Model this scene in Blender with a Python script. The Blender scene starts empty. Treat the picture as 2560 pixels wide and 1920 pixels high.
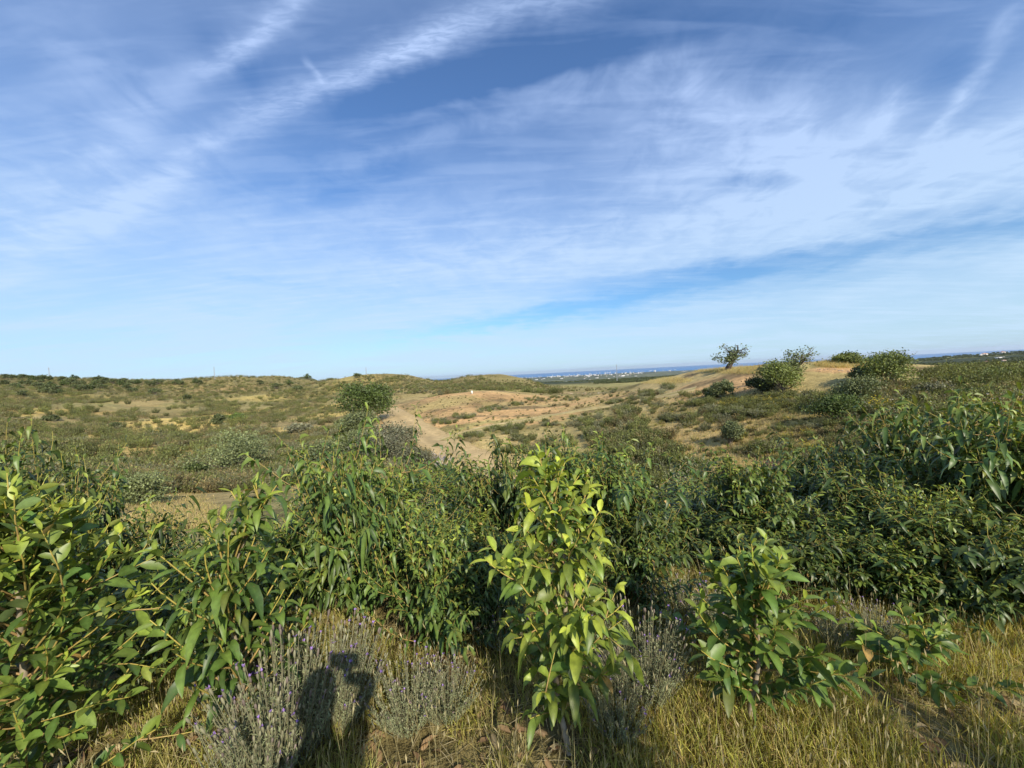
import bpy, math, random
import numpy as np
from mathutils import Vector, Matrix
R = math.radians
scene = bpy.context.scene
COL = scene.collection

# ------------------------------------------------------------------ camera
FPX = 961.0                       # focal length in pixels of the 2560 px wide photograph
EYE = 1.8
PITCH, ROLL = R(-1.58), R(2.98)
_F = Vector((0, math.cos(PITCH), math.sin(PITCH)))
_R0 = Vector((1, 0, 0)); _U0 = _R0.cross(_F)
_R = _R0*math.cos(ROLL) - _U0*math.sin(ROLL)
_U = _U0*math.cos(ROLL) + _R0*math.sin(ROLL)
cd = bpy.data.cameras.new('camera'); cam = bpy.data.objects.new('camera', cd); COL.objects.link(cam)
cd.sensor_width = 36.0; cd.lens = 36.0*FPX/2560.0
cd.clip_start = 0.02; cd.clip_end = 200000.0
m = Matrix((( _R.x, _U.x, -_F.x, 0), (_R.y, _U.y, -_F.y, 0), (_R.z, _U.z, -_F.z, EYE), (0, 0, 0, 1)))
cam.matrix_world = m
scene.camera = cam
scene.render.resolution_x, scene.render.resolution_y = 1024, 768

def ray(u, v):
    d = _F + _R*((u-1280)/FPX) + _U*((960-v)/FPX)
    return d.normalized()

# ------------------------------------------------------------------ sun
ANTI = ray(838, 1640)             # where the photographer's phone throws its shadow
SUN = -ANTI
SUN_EL = math.asin(SUN.z); SUN_AZ = math.atan2(SUN.x, SUN.y)
sl = bpy.data.lights.new('sun', 'SUN'); so = bpy.data.objects.new('sun', sl); COL.objects.link(so)
sl.energy = 5.0; sl.angle = R(0.53); sl.color = (1.0, 0.90, 0.74)
so.rotation_euler = ANTI.to_track_quat('-Z', 'Y').to_euler()

# ------------------------------------------------------------------ world: sky with cirrus and spread contrails
scene.view_settings.view_transform = 'Standard'; scene.view_settings.look = 'None'
scene.view_settings.exposure = 0.30; scene.view_settings.gamma = 1.0
W = bpy.data.worlds.new('World'); scene.world = W; W.use_nodes = True
wt = W.node_tree; wt.nodes.clear()
class NB:
    def __init__(s, t): s.t = t
    def n(s, ty, **k):
        nd = s.t.nodes.new(ty)
        for a, b in k.items(): setattr(nd, a, b)
        return nd
    def lk(s, a, b): s.t.links.new(a, b)
    def put(s, sock, v):
        if isinstance(v, bpy.types.NodeSocket): s.lk(v, sock)
        elif v is not None: sock.default_value = v
    def m(s, op, a, b=None, c=None, clamp=False):
        nd = s.n('ShaderNodeMath', operation=op, use_clamp=clamp)
        s.put(nd.inputs[0], a); s.put(nd.inputs[1], b)
        if c is not None: s.put(nd.inputs[2], c)
        return nd.outputs[0]
    def dot(s, a, vec):
        nd = s.n('ShaderNodeVectorMath', operation='DOT_PRODUCT')
        s.put(nd.inputs[0], a); nd.inputs[1].default_value = vec
        return nd.outputs['Value']
    def noise(s, vec, scale, detail=4, rough=0.55, dist=0.0, out='Fac', two=False):
        nd = s.n('ShaderNodeTexNoise'); s.put(nd.inputs['Vector'], vec)
        if two: nd.noise_dimensions = '2D'
        nd.inputs['Scale'].default_value = scale; nd.inputs['Detail'].default_value = detail
        nd.inputs['Roughness'].default_value = rough; nd.inputs['Distortion'].default_value = dist
        return nd.outputs[out]
    def ramp(s, f, lo, hi, a=0.0, b=1.0, smooth=True):
        nd = s.n('ShaderNodeMapRange'); nd.interpolation_type = 'SMOOTHSTEP' if smooth else 'LINEAR'
        s.put(nd.inputs[0], f)
        for i, x in enumerate((lo, hi, a, b)): nd.inputs[1+i].default_value = x
        return nd.outputs[0]
    def mix(s, f, a, b, mode='MIX'):
        nd = s.n('ShaderNodeMix', data_type='RGBA', blend_type=mode)
        s.put(nd.inputs[0], f)
        s.put(nd.inputs[6], a if not isinstance(a, tuple) else tuple(a)+(1,)*(4-len(a)))
        s.put(nd.inputs[7], b if not isinstance(b, tuple) else tuple(b)+(1,)*(4-len(b)))
        return nd.outputs[2]
b = NB(wt)
tc = b.n('ShaderNodeTexCoord'); D = tc.outputs['Generated']
sky = b.n('ShaderNodeTexSky', sky_type='NISHITA', sun_disc=False)
sky.sun_elevation = SUN_EL; sky.sun_rotation = SUN_AZ; sky.altitude = 250
sky.air_density = 1.0; sky.dust_density = 0.6; sky.ozone_density = 1.6
sep = b.n('ShaderNodeSeparateXYZ'); b.lk(D, sep.inputs[0])
zz = b.m('MAXIMUM', sep.outputs[2], 0.0)
zp = b.m('ADD', zz, 0.10)
px_ = b.m('DIVIDE', sep.outputs[0], zp); py_ = b.m('DIVIDE', sep.outputs[1], zp)
cb = b.n('ShaderNodeCombineXYZ'); b.lk(px_, cb.inputs[0]); b.lk(py_, cb.inputs[1])
P = cb.outputs[0]
# warped directions give the ragged edges of the streaks
nw = b.n('ShaderNodeTexNoise', noise_dimensions='2D'); b.lk(P, nw.inputs['Vector']); nw.inputs['Scale'].default_value = 3.0
nw.inputs['Detail'].default_value = 4; nw.inputs['Roughness'].default_value = 0.6
vs = b.n('ShaderNodeVectorMath', operation='SUBTRACT'); b.lk(nw.outputs['Color'], vs.inputs[0]); vs.inputs[1].default_value = (.5, .5, .5)
vm = b.n('ShaderNodeVectorMath', operation='SCALE'); b.lk(vs.outputs[0], vm.inputs[0]); vm.inputs['Scale'].default_value = 0.055
va = b.n('ShaderNodeVectorMath', operation='ADD'); b.lk(D, va.inputs[0]); b.lk(vm.outputs[0], va.inputs[1])
DW = va.outputs[0]
def streak(u0, v0, u1, v1, wpx, warp=True, lfac=0.62):
    a, c = ray(u0, v0), ray(u1, v1)
    nrm = a.cross(c).normalized(); mid = (a+c).normalized(); tan = nrm.cross(mid)
    L = math.acos(max(-1, min(1, a.dot(c))))*lfac
    cc = (a+c).length/2
    src = DW if warp else D
    w = wpx/FPX*mid.y
    s1 = b.m('POWER', b.m('ABSOLUTE', b.m('DIVIDE', b.dot(src, nrm), w)), 2.0)
    s2 = b.m('POWER', b.m('ABSOLUTE', b.m('DIVIDE', b.dot(src, tan), math.sin(min(L, 1.5)))), 4.0)
    e = b.m('EXPONENT', b.m('MULTIPLY', b.m('ADD', s1, s2), -1.0))
    return b.m('MULTIPLY', e, b.m('GREATER_THAN', b.dot(D, mid), 0.0))
def stretch(ang, sx, sy, loc=(0, 0, 0)):
    mp = b.n('ShaderNodeMapping'); b.lk(P, mp.inputs[0])
    mp.inputs['Rotation'].default_value = (0, 0, R(ang)); mp.inputs['Scale'].default_value = (sx, sy, 1)
    mp.inputs['Location'].default_value = loc
    return mp.outputs[0]
def direction(u0, v0, u1, v1):
    a, c = ray(u0, v0), ray(u1, v1)
    A = (a.x/(a.z+.1), a.y/(a.z+.1)); B = (c.x/(c.z+.1), c.y/(c.z+.1))
    return math.degrees(math.atan2(B[1]-A[1], B[0]-A[0]))
ang1 = direction(560, 300, 1300, 40)
fib = b.noise(stretch(-ang1, 1.2, 8.0), 1.6, 4, 0.55, 0.35, two=True)          # long fibres
big = b.noise(stretch(-ang1, 0.8, 1.6, (3.1, 1.7, 0)), 0.75, 3, 0.5, 0.4, two=True)
cross = b.noise(stretch(-ang1+62, 2.5, 9.0), 7.0, 3, 0.6, 0.4, two=True)       # ribs across the contrails
fine = b.noise(P, 5.0, 5, 0.62, 0.35, two=True)
# general veil, denser low in the sky
veil = b.m('ADD', b.ramp(zz, 0.03, 0.55, 0.66, 0.10), b.m('MULTIPLY', b.ramp(big, 0.35, 0.68), 0.22))
veil = b.m('ADD', veil, b.m('MULTIPLY', b.ramp(fib, 0.42, 0.72), 0.13))
veil = b.m('ADD', veil, b.m('MULTIPLY', b.m('SUBTRACT', fine, 0.5), 0.14))
adds = [ # u0 v0 u1 v1 width strength ribs
    (1440, -10, 980, 125, 34, .40, 1), (1100, 85, 640, 285, 30, .46, 1), (640, 300, 330, 500, 28, .36, 0), (330, 500, -60, 700, 44, .18, 0),
    (760, -20, 520, 160, 22, .48, 1), (560, 130, 200, 400, 40, .25, 0), (760, 140, 800, 200, 8, .28, 0),
    (1600, 160, 1020, 300, 14, .20, 0), (1600, 180, 850, 425, 22, .20, 0), (-100, 480, 500, 380, 150, .16, 0),
    (1500, 250, 2100, 330, 120, .24, 0), (2520, 60, 2360, 300, 22, .40, 0), (2250, 240, 2180, 330, 26, .34, 0), (1980, 280, 2060, 460, 40, .30, 0),
    (1640, 470, 2560, 400, 130, .26, 0), (900, 700, 2300, 480, 70, .22, 0), (500, 560, 1400, 560, 110, .16, 0), (100, 130, 320, 220, 90, .16, 0),
    (2560, 330, 2300, 420, 70, .22, 0), (0, 560, 300, 500, 90, .16, 0), (1700, 200, 1850, 300, 40, .25, 0)]
dens = veil
for (u0, v0, u1, v1, w, s, rib) in adds:
    e = streak(u0, v0, u1, v1, w)
    tex = b.ramp(cross, 0.25, 0.75, 0.62, 1.20) if rib else b.ramp(fine, 0.3, 0.7, 0.55, 1.25)
    dens = b.m('ADD', dens, b.m('MULTIPLY', b.m('MULTIPLY', e, s), tex))
subs = [(1040, 835, 1900, 690, 22, .62), (1560, 705, 2700, 545, 28, .58), (1100, 835, 2560, 640, 12, .15), (1800, 470, 1980, 450, 22, .40),
        (560, 690, 800, 720, 10, .16), (480, 765, 620, 780, 12, .16), (600, 500, 980, 430, 55, .26), (2230, 400, 2400, 160, 70, .18),
        (900, 270, 1500, 130, 55, .26), (500, 60, 640, 200, 40, .14), (1500, 90, 2200, 60, 80, .10)]
for (u0, v0, u1, v1, w, s) in subs:
    e = streak(u0, v0, u1, v1, w)
    dens = b.m('SUBTRACT', dens, b.m('MULTIPLY', e, s))
dens = b.m('MINIMUM', b.m('MAXIMUM', dens, 0.0), 0.92)
tint = b.mix(1.0, sky.outputs[0], b.mix(b.ramp(zz, 0.02, 0.45), (0.58, 0.88, 1.12), (0.80, 1.08, 1.40)), 'MULTIPLY')
cloudcol = b.ramp(zz, 0.0, 0.6)
cc = b.mix(cloudcol, (4.7, 6.3, 7.9), (4.1, 5.4, 8.2))
skc = b.mix(dens, tint, cc)
bg = b.n('ShaderNodeBackground'); b.lk(skc, bg.inputs[0]); bg.inputs[1].default_value = 0.104
W.cycles.sampling_method = 'MANUAL'; W.cycles.sample_map_resolution = 512
wo = b.n('ShaderNodeOutputWorld'); b.lk(bg.outputs[0], wo.inputs[0])

# ------------------------------------------------------------------ helpers
rng = np.random.default_rng(7)
def tag(o, label=None, cat=None, group=None, kind=None):
    if label: o['label'] = label
    if cat: o['category'] = cat
    if group: o['group'] = group
    if kind: o['kind'] = kind
    return o
def empty(name, loc=(0, 0, 0), rz=0.0, sc=(1, 1, 1)):
    o = bpy.data.objects.new(name, None); COL.objects.link(o)
    o.location = loc; o.rotation_euler = (0, 0, rz); o.scale = sc; o.empty_display_size = 0.1
    return o
def copy_tree(o, parent=None):
    c = o.copy(); COL.objects.link(c); c.parent = parent
    for ch in list(o.children): copy_tree(ch, c)
    return c
class MB:
    """collects quads with a colour per vertex"""
    def __init__(s): s.v = []; s.f = []; s.c = []; s.n = 0
    def add(s, v, f, c):
        v = np.asarray(v, float).reshape(-1, 3); f = np.asarray(f, int)
        s.v.append(v); s.f.append(f+s.n); s.n += len(v)
        c = np.asarray(c, float)
        if c.ndim == 1: c = np.tile(c, (len(v), 1))
        s.c.append(c)
    def tube(s, pts, rad, col, sides=6):
        pts = np.asarray(pts, float); rad = np.broadcast_to(np.asarray(rad, float), (len(pts),))
        tg = np.gradient(pts, axis=0); tg /= np.linalg.norm(tg, axis=1)[:, None]+1e-9
        ref = np.array([1., 0, 0]) if abs(tg[0][0]) < .8 else np.array([0, 1., 0])
        a = np.cross(tg, ref); a /= np.linalg.norm(a, axis=1)[:, None]+1e-9
        bb = np.cross(tg, a)
        th = np.linspace(0, 2*np.pi, sides, endpoint=False)
        ring = pts[:, None] + rad[:, None, None]*(a[:, None]*np.cos(th)[None, :, None]+bb[:, None]*np.sin(th)[None, :, None])
        n = len(pts); i, j = np.meshgrid(np.arange(n-1), np.arange(sides), indexing='ij'); j2 = (j+1) % sides
        f = np.stack([i*sides+j, i*sides+j2, (i+1)*sides+j2, (i+1)*sides+j], -1).reshape(-1, 4)
        s.add(ring.reshape(-1, 3), f, col)
    def box(s, c, h, col, rz=0.0):
        x, y, z = h; p = np.array([[-x,-y,-z],[x,-y,-z],[x,y,-z],[-x,y,-z],[-x,-y,z],[x,-y,z],[x,y,z],[-x,y,z]], float)
        ca, sa = math.cos(rz), math.sin(rz)
        q = p.copy(); q[:, 0] = p[:, 0]*ca-p[:, 1]*sa; q[:, 1] = p[:, 0]*sa+p[:, 1]*ca
        s.add(q+np.array(c), [[0,3,2,1],[4,5,6,7],[0,1,5,4],[1,2,6,5],[2,3,7,6],[3,0,4,7]], col)
    def mesh(s, name, smooth=False):
        me = bpy.data.meshes.new(name)
        v = np.concatenate(s.v); f = np.concatenate(s.f); c = np.concatenate(s.c)
        me.vertices.add(len(v)); me.vertices.foreach_set('co', v.astype(np.float32).ravel())
        me.loops.add(len(f)*4); me.loops.foreach_set('vertex_index', f.astype(np.int32).ravel())
        me.polygons.add(len(f)); me.polygons.foreach_set('loop_start', (np.arange(len(f))*4).astype(np.int32))
        me.polygons.foreach_set('loop_total', np.full(len(f), 4, np.int32))
        if smooth: me.polygons.foreach_set('use_smooth', np.ones(len(f), bool))
        me.update(calc_edges=True)
        at = me.color_attributes.new('col', 'FLOAT_COLOR', 'POINT')
        c4 = np.ones((len(v), 4), np.float32); c4[:, :3] = c
        at.data.foreach_set('color', c4.ravel())
        return me
    def build(s, name, mat, parent=None, smooth=False):
        me = s.mesh(name, smooth); me.materials.append(mat)
        o = bpy.data.objects.new(name, me); COL.objects.link(o); o.parent = parent
        return o
def unit(a): return a/(np.linalg.norm(a, axis=-1, keepdims=True)+1e-9)
ST6 = (np.array([0, .10, .32, .62, .87, 1.0]), np.array([.10, .55, 1.0, .90, .42, .04]))
ST4 = (np.array([0, .28, .68, 1.0]), np.array([.12, 1.0, .85, .04]))
ST3 = (np.array([0, .45, 1.0]), np.array([.15, 1.0, .06]))
def leaves(mb, base, d, L, Wd, col, droop=.5, sickle=.0, st=ST6, fold=.18, roll=None, midcol=None):
    """curved, folded, tapering leaves with a midrib; all arguments are arrays over the leaves"""
    N = len(base); T, WW = st; K = len(T)
    d = unit(d); up = np.tile([0, 0, 1.], (N, 1))
    side = np.cross(d, up); bad = np.linalg.norm(side, axis=1) < .2
    side[bad] = np.array([1., 0, 0]); side = unit(side); nrm = unit(np.cross(side, d))
    if roll is not None:
        cr, sr = np.cos(roll)[:, None], np.sin(roll)[:, None]
        side, nrm = side*cr+nrm*sr, nrm*cr-side*sr
    L = np.broadcast_to(L, (N,))[:, None]; Wd = np.broadcast_to(Wd, (N,))[:, None]
    dr = np.broadcast_to(droop, (N,))[:, None]; sk = np.broadcast_to(sickle, (N,))[:, None]
    V = np.zeros((N, K, 3, 3))
    for k in range(K):
        t = T[k]
        p = base + L*(d*t*(1-.25*dr*t) - np.array([0, 0, 1.])*dr*t*t*.75 + side*sk*t*t)
        # bend the normal with the arch
        tn = unit(d*(1-.5*dr*t)-np.array([0, 0, 1.])*dr*t*1.5+side*sk*2*t); nn = unit(np.cross(side, tn)); ss = unit(np.cross(tn, nn))
        w = Wd*WW[k]*.5
        V[:, k, 0] = p-ss*w+nn*w*fold*2; V[:, k, 1] = p; V[:, k, 2] = p+ss*w+nn*w*fold*2
    idx = np.arange(N*K*3).reshape(N, K, 3)
    f1 = np.stack([idx[:, :-1, 0], idx[:, :-1, 1], idx[:, 1:, 1], idx[:, 1:, 0]], -1).reshape(-1, 4)
    f2 = np.stack([idx[:, :-1, 1], idx[:, :-1, 2], idx[:, 1:, 2], idx[:, 1:, 1]], -1).reshape(-1, 4)
    C = np.repeat(np.asarray(col)[:, None, :], K*3, 1).reshape(N, K, 3, 3).copy()
    C[:, :, 1] = np.minimum(C[:, :, 1]*1.25+.01, 1)
    mb.add(V.reshape(-1, 3), np.concatenate([f1, f2]), C.reshape(-1, 3))
def quads(mb, c, a, bb, col):
    """flat quads with centre c and half axes a, bb"""
    N = len(c); V = np.stack([c-a-bb*.35, c-bb, c+a+bb*.2, c+bb], 1)
    mb.add(V.reshape(-1, 3), np.arange(N*4).reshape(N, 4), np.repeat(col, 4, 0))
def rnd_dir(n, r=rng):
    v = r.normal(size=(n, 3)); return unit(v)

# value noise
_H = np.random.default_rng(11).random((256, 256))
def vnoise(x, y):
    xi, yi = np.floor(x).astype(int), np.floor(y).astype(int); fx, fy = x-xi, y-yi
    fx = fx*fx*(3-2*fx); fy = fy*fy*(3-2*fy)
    h = lambda i, j: _H[i % 256, j % 256]
    return (h(xi, yi)*(1-fx)+h(xi+1, yi)*fx)*(1-fy)+(h(xi, yi+1)*(1-fx)+h(xi+1, yi+1)*fx)*fy
def fbm(x, y, s, o=4, seed=0):
    t = 0; a = 1; A = 0; x = x/s+seed*17.3; y = y/s+seed*9.1
    for _ in range(o): t = t+a*vnoise(x, y); A += a; a *= .5; x = x*2.03+5.1; y = y*2.01+3.7
    return t/A

# ------------------------------------------------------------------ materials
def mat(name): 
    mm = bpy.data.materials.new(name); mm.use_nodes = True; mm.node_tree.nodes.clear(); return mm, NB(mm.node_tree)
def leafmat(name, rough=.45, trans=.25, spec=.5, var=.25, vein=False):
    mm, q = mat(name)
    at = q.n('ShaderNodeAttribute', attribute_name='col'); oi = q.n('ShaderNodeObjectInfo')
    k = q.m('ADD', 1-var/2, q.m('MULTIPLY', oi.outputs['Random'], var))
    geo = q.n('ShaderNodeNewGeometry')
    nz = q.noise(geo.outputs['Position'], 40 if vein else 8, 2)
    k = q.m('MULTIPLY', k, q.ramp(nz, .25, .75, .82, 1.15))
    cm = q.n('ShaderNodeVectorMath', operation='SCALE'); q.lk(at.outputs['Color'], cm.inputs[0]); q.lk(k, cm.inputs['Scale'])
    base = cm.outputs[0]
    if vein:
        bl = q.m('MULTIPLY', q.ramp(q.noise(geo.outputs['Position'], 95, 3), .62, .70), .4)
        base = q.mix(bl, base, (0.17, 0.13, 0.045))
    # undersides a little paler and duller
    under = q.mix(q.m('MULTIPLY', geo.outputs['Backfacing'], .35), base, (0.16, 0.19, 0.10))
    p = q.n('ShaderNodeBsdfPrincipled'); q.lk(under, p.inputs['Base Color']); p.inputs['Roughness'].default_value = rough
    p.inputs['Specular IOR Level'].default_value = spec
    tr = q.n('ShaderNodeBsdfTranslucent')
    tcx = q.mix(1.0, base, (1.5, 1.35, .35), 'MULTIPLY'); q.lk(tcx, tr.inputs[0])
    mx = q.n('ShaderNodeMixShader'); mx.inputs[0].default_value = trans
    q.lk(p.outputs[0], mx.inputs[1]); q.lk(tr.outputs[0], mx.inputs[2])
    o = q.n('ShaderNodeOutputMaterial'); q.lk(mx.outputs[0], o.inputs[0])
    return mm
def solid(name, rough=.8, spec=.3, nscale=20, lo=.8, hi=1.15, bump=0, metallic=0):
    mm, q = mat(name)
    at = q.n('ShaderNodeAttribute', attribute_name='col'); geo = q.n('ShaderNodeNewGeometry')
    nz = q.noise(geo.outputs['Position'], nscale, 4)
    cm = q.n('ShaderNodeVectorMath', operation='SCALE'); q.lk(at.outputs['Color'], cm.inputs[0]); q.lk(q.ramp(nz, .25, .75, lo, hi), cm.inputs['Scale'])
    p = q.n('ShaderNodeBsdfPrincipled'); q.lk(cm.outputs[0], p.inputs['Base Color']); p.inputs['Roughness'].default_value = rough
    p.inputs['Specular IOR Level'].default_value = spec; p.inputs['Metallic'].default_value = metallic
    if bump:
        bp = q.n('ShaderNodeBump'); bp.inputs['Strength'].default_value = bump; q.lk(nz, bp.inputs['Height']); q.lk(bp.outputs[0], p.inputs['Normal'])
    o = q.n('ShaderNodeOutputMaterial'); q.lk(p.outputs[0], o.inputs[0])
    return mm
M_ACACIA = leafmat('acacia_leaf', .44, .20, .45, .5, True)
M_YOUNG = leafmat('young_acacia_leaf', .44, .30, .45, .06, True)
M_LEAF = leafmat('scrub_leaf', .6, .22, .25, .85)
M_OAK = leafmat('oak_leaf', .55, .15, .3, .3)
M_BARK = solid('bark', .85, .2, 30, .7, 1.2, .3)
M_STEM = solid('green_stem', .55, .4, 60, .85, 1.1)
M_GRASS = leafmat('dry_grass_blade', .6, .3, .25, .1)
M_LAV = leafmat('lavender_leaf', .7, .2, .2, .2)
M_FLOWER = leafmat('flower', .7, .2, .2, .1)
M_STONE = solid('stone', .9, .2, 4, .75, 1.2, .3)
M_WALL = solid('whitewash', .8, .3, .3, .92, 1.04)
M_METAL = solid('galvanised_metal', .5, .5, 3, .9, 1.1)

# ------------------------------------------------------------------ terrain height
CP = {   # image column: (image row, distance) of ground the camera sees
 0:   [(1190,50),(1120,90),(1060,150),(1010,250),(970,400),(943,600),(965,900)],
 150: [(1200,46),(1120,90),(1065,150),(1012,250),(972,400),(945,620),(965,900)],
 300: [(1330,14),(1250,33),(1180,58),(1110,100),(1060,150),(1012,250),(975,420),(951,760),(968,1100)],
 440: [(1320,14),(1240,35),(1165,60),(1095,100),(1055,140),(1015,240),(975,420),(953,760),(968,1100)],
 560: [(1300,16),(1215,43),(1120,80),(1070,120),(1030,200),(995,300),(955,430),(946,520),(970,700)],
 660: [(1280,18),(1200,45),(1110,85),(1060,130),(1020,210),(985,320),(950,440),(941,520),(968,700)],
 800: [(1250,22),(1170,50),(1095,80),(1045,140),(1005,250),(965,420),(954,500),(975,700)],
 760: [(941.5,1300),(956,1700)],
 845: [(1240,25),(1150,50),(1080,78),(1040,140),(995,240),(956,480),(968,600)],
 865: [(948,390),(964,520)], 1015: [(941,345),(962,520)], 1050: [(948,360),(964,520)],
 1100:[(960,420),(966,600)], 1140: [(948,360),(964,520)], 1200:[(938,350),(962,520)], 1280:[(940,350),(962,520)], 1365:[(963,420)],
 620: [(945,520),(966,680)], 1085:[(964,290),(963,330),(962,360),(962,480),(964,700)], 1110:[(962,300),(960,340),(960,480)], 1065:[(958,310),(957,350)],
 812: [(957,480),(957,620),(960,1000),(960,1300)], 785:[(957,480),(957,620)], 705:[(962,1000),(964,1300)], 490:[(955,440),(955,520),(956,600),(958,720)], 530:[(952,520),(958,700)], 400:[(955,560),(955,640)], 240:[(950,600),(951,760)], 320:[(953,600),(952,700)],
 1340:[(955,350),(962,470)], 1380:[(968,350),(966,480)], 700:[(941,520),(966,680)], 730:[(946,560),(966,700)],
 900: [(1200,30),(1120,50),(1065,78),(1030,130),(985,230),(938,350),(962,520)],
 965: [(1180,35),(1100,56),(1030,98),(1014,140),(985,220),(936,350),(962,520)],
 1080:[(1180,36),(1095,56),(1040,76),(993,104),(1012,140),(985,205),(968,260),(953,400),(965,600)],
 1180:[(1210,30),(1165,37),(1105,48),(1058,62),(1020,80),(979,110),(1004,145),(978,220),(965,260),(939,350),(962,520)],
 1241:[(1220,28),(1060,60),(1015,85),(977,115),(1000,155),(970,240),(936,350),(962,520)],
 1320:[(1230,28),(1150,38),(1075,54),(1025,75),(982,112),(998,165),(970,260),(950,360),(965,520),(962,1400)],
 1450:[(1250,24),(1165,33),(1080,45),(1035,62),(1003,85),(984,112),(982,200),(975,350),(966,800),(958,2200)],
 1600:[(1250,23),(1155,31),(1080,40),(1025,54),(987,73),(958,94),(978,180),(962,500),(945,2200)],
 1700:[(1250,22),(1150,30),(1080,37),(1020,48),(975,62),(936,82),(965,160),(950,600),(940,2400)],
 1850:[(1250,21),(1150,28),(1080,34),(1020,42),(970,52),(921,66),(955,140),(935,700),(930,2600)],
 2000:[(1260,19),(1180,25),(1100,31),(1030,38),(975,46),(935,52),(909,60),(945,120),(930,800),(922,2600)],
 2150:[(1250,19),(1160,24),(1080,30),(1010,38),(955,47),(925,53),(906,62),(935,120),(930,600),(914,2600)],
 2300:[(1200,20),(1100,26),(1010,36),(960,46),(932,60),(945,120),(932,500),(914,1500),(902,2600),(905,4200)],
 2450:[(1200,18),(1100,24),(1000,34),(950,45),(926,62),(940,120),(928,500),(909,1400),(892,2600),(897,4200)],
 2560:[(1200,17),(1100,23),(1000,33),(940,45),(915,66),(935,120),(920,500),(903,1400),(887,2400),(892,4200)],
}
AZK = 1.5
def s_of(z, r): return z/(r+6.0)
def relief(x, y, r):
    a = np.clip((r-6)/20, 0, 1); far = np.clip((r-4500)/3000, 0, 1)
    z = (fbm(x, y, 2.2, 3)-.5)*.14*np.clip((r-1)/3, .25, 1)+(fbm(x, y, 9, 3, 1)-.5)*.7*a
    return z+(fbm(x, y, 45, 4, 2)-.5)*np.clip((r-80)/150, 0, 1)*6+(fbm(x, y, 400, 5, 3)-.5)*np.clip((r-900)/1500, 0, 1)*38*(1-far)
pts = []; val = []
def addcp(az, r, z): pts.append((az*AZK, math.log(r))); val.append(s_of(z, r))
for u, lst in CP.items():
    for (v, r) in lst:
        d = ray(u, v); h = math.hypot(d.x, d.y)
        addcp(math.atan2(d.x, d.y), r, EYE+d.z/h*r-float(relief(np.array([d.x/h*r]), np.array([d.y/h*r]), np.array([r*1.0]))[0]))
for k in range(-4, 5):
    az = R(15*k)
    for r, z in ((1, 0), (2, 0), (3.2, 0), (4.8, -.12), (7.0, -.75)): addcp(az, r, z)
    addcp(az, 10.5, -1.9)
    for r in (5200, 7500, 11000, 16000, 24000): addcp(az, r, -240 if r > 6000 else -205)
for s in (-1, 1):   # beyond the frame the side hills run on
    e = CP[0] if s < 0 else CP[2560]; u = 0 if s < 0 else 2560
    for k, az in enumerate((62, 75, 90)):
        for (v, r) in e:
            d = ray(u, v); h = math.hypot(d.x, d.y); addcp(s*R(az), r, (EYE+d.z/h*r)*(1-.25*k))
    for az in (120, 150, 180):
        for r in (1, 3, 8, 30, 100, 500, 2500, 10000): addcp(s*R(az), r, 0.0)
pts = np.array(pts); val = np.array(val)
def ker(a, c): return np.sqrt(((a[:, None, :]-c[None])**2).sum(-1)+0.07**2)
A = ker(pts, pts); n = len(pts); Pm = np.hstack([np.ones((n, 1)), pts])
big_ = np.block([[A-np.eye(n)*1e-4, Pm], [Pm.T, np.zeros((3, 3))]])
sol = np.linalg.lstsq(big_, np.concatenate([val, np.zeros(3)]), rcond=None)[0]
wts, lin = sol[:n], sol[n:]
def hbase(x, y):
    x = np.asarray(x, float); y = np.asarray(y, float); sh = x.shape; x = x.ravel(); y = y.ravel()
    r = np.maximum(np.hypot(x, y), .5); az = np.arctan2(x, y)
    q = np.stack([az*AZK, np.log(r)], 1); out = np.empty(len(x))
    for i in range(0, len(x), 20000):
        qq = q[i:i+20000]; out[i:i+20000] = ker(qq, pts)@wts + lin[0] + qq@lin[1:]
    z = out*(r+6)
    far = np.clip((r-4500)/3000, 0, 1); z = z*(1-far)-240*far
    near = np.clip((r-2.5)/2.5, 0, 1); z = z*near
    z = z+relief(x, y, r)
    z = z+(fbm(x, y, 900, 3, 4)-.5)*far*8
    coast = np.clip((r-17600-2500*(fbm(x, y, 5000, 3, 5)-.5))/900, 0, 1)
    return (z*(1-coast)-262*coast).reshape(sh)
ROADXY = None
def carve(x, y):
    if ROADXY is None: return 0.0
    dx = x[..., None]-ROADXY[:, 0]; dy = y[..., None]-ROADXY[:, 1]
    return -.16*np.clip((4.0-np.sqrt((dx*dx+dy*dy).min(-1)))/.6, 0, 1)
RS = np.exp(np.linspace(math.log(1.2), math.log(24000), 1500))
def hit(u, v, rmin=1.2):
    d = ray(u, v); h = math.hypot(d.x, d.y); r = RS[RS > rmin]
    zz_ = EYE+d.z/h*r; g = hbase(d.x/h*r, d.y/h*r)
    i = np.argmax(zz_ < g)
    if not (zz_ < g).any(): i = int(np.argmin(zz_-g))
    return np.array([d.x/h*r[i], d.y/h*r[i], g[i]]), r[i]
def gz(x, y): return float(hbase(np.array([x]), np.array([y]))[0])

# dirt road
rp = [(968,1022),(980,1034),(1000,1048),(1030,1070),(1070,1096),(1118,1126),(1168,1156),(1222,1190),(1300,1250)]
rw = np.array([hit(u, v, 12)[0] for u, v in rp])
tt = np.linspace(0, len(rw)-1, 120)
def sm(a): 
    o = np.interp(tt, np.arange(len(rw)), a)
    k = np.ones(13)/13; return np.convolve(np.pad(o, 6, 'edge'), k, 'valid')
ROAD = np.stack([sm(rw[:, 0]), sm(rw[:, 1])], 1); ROADXY = ROAD

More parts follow.
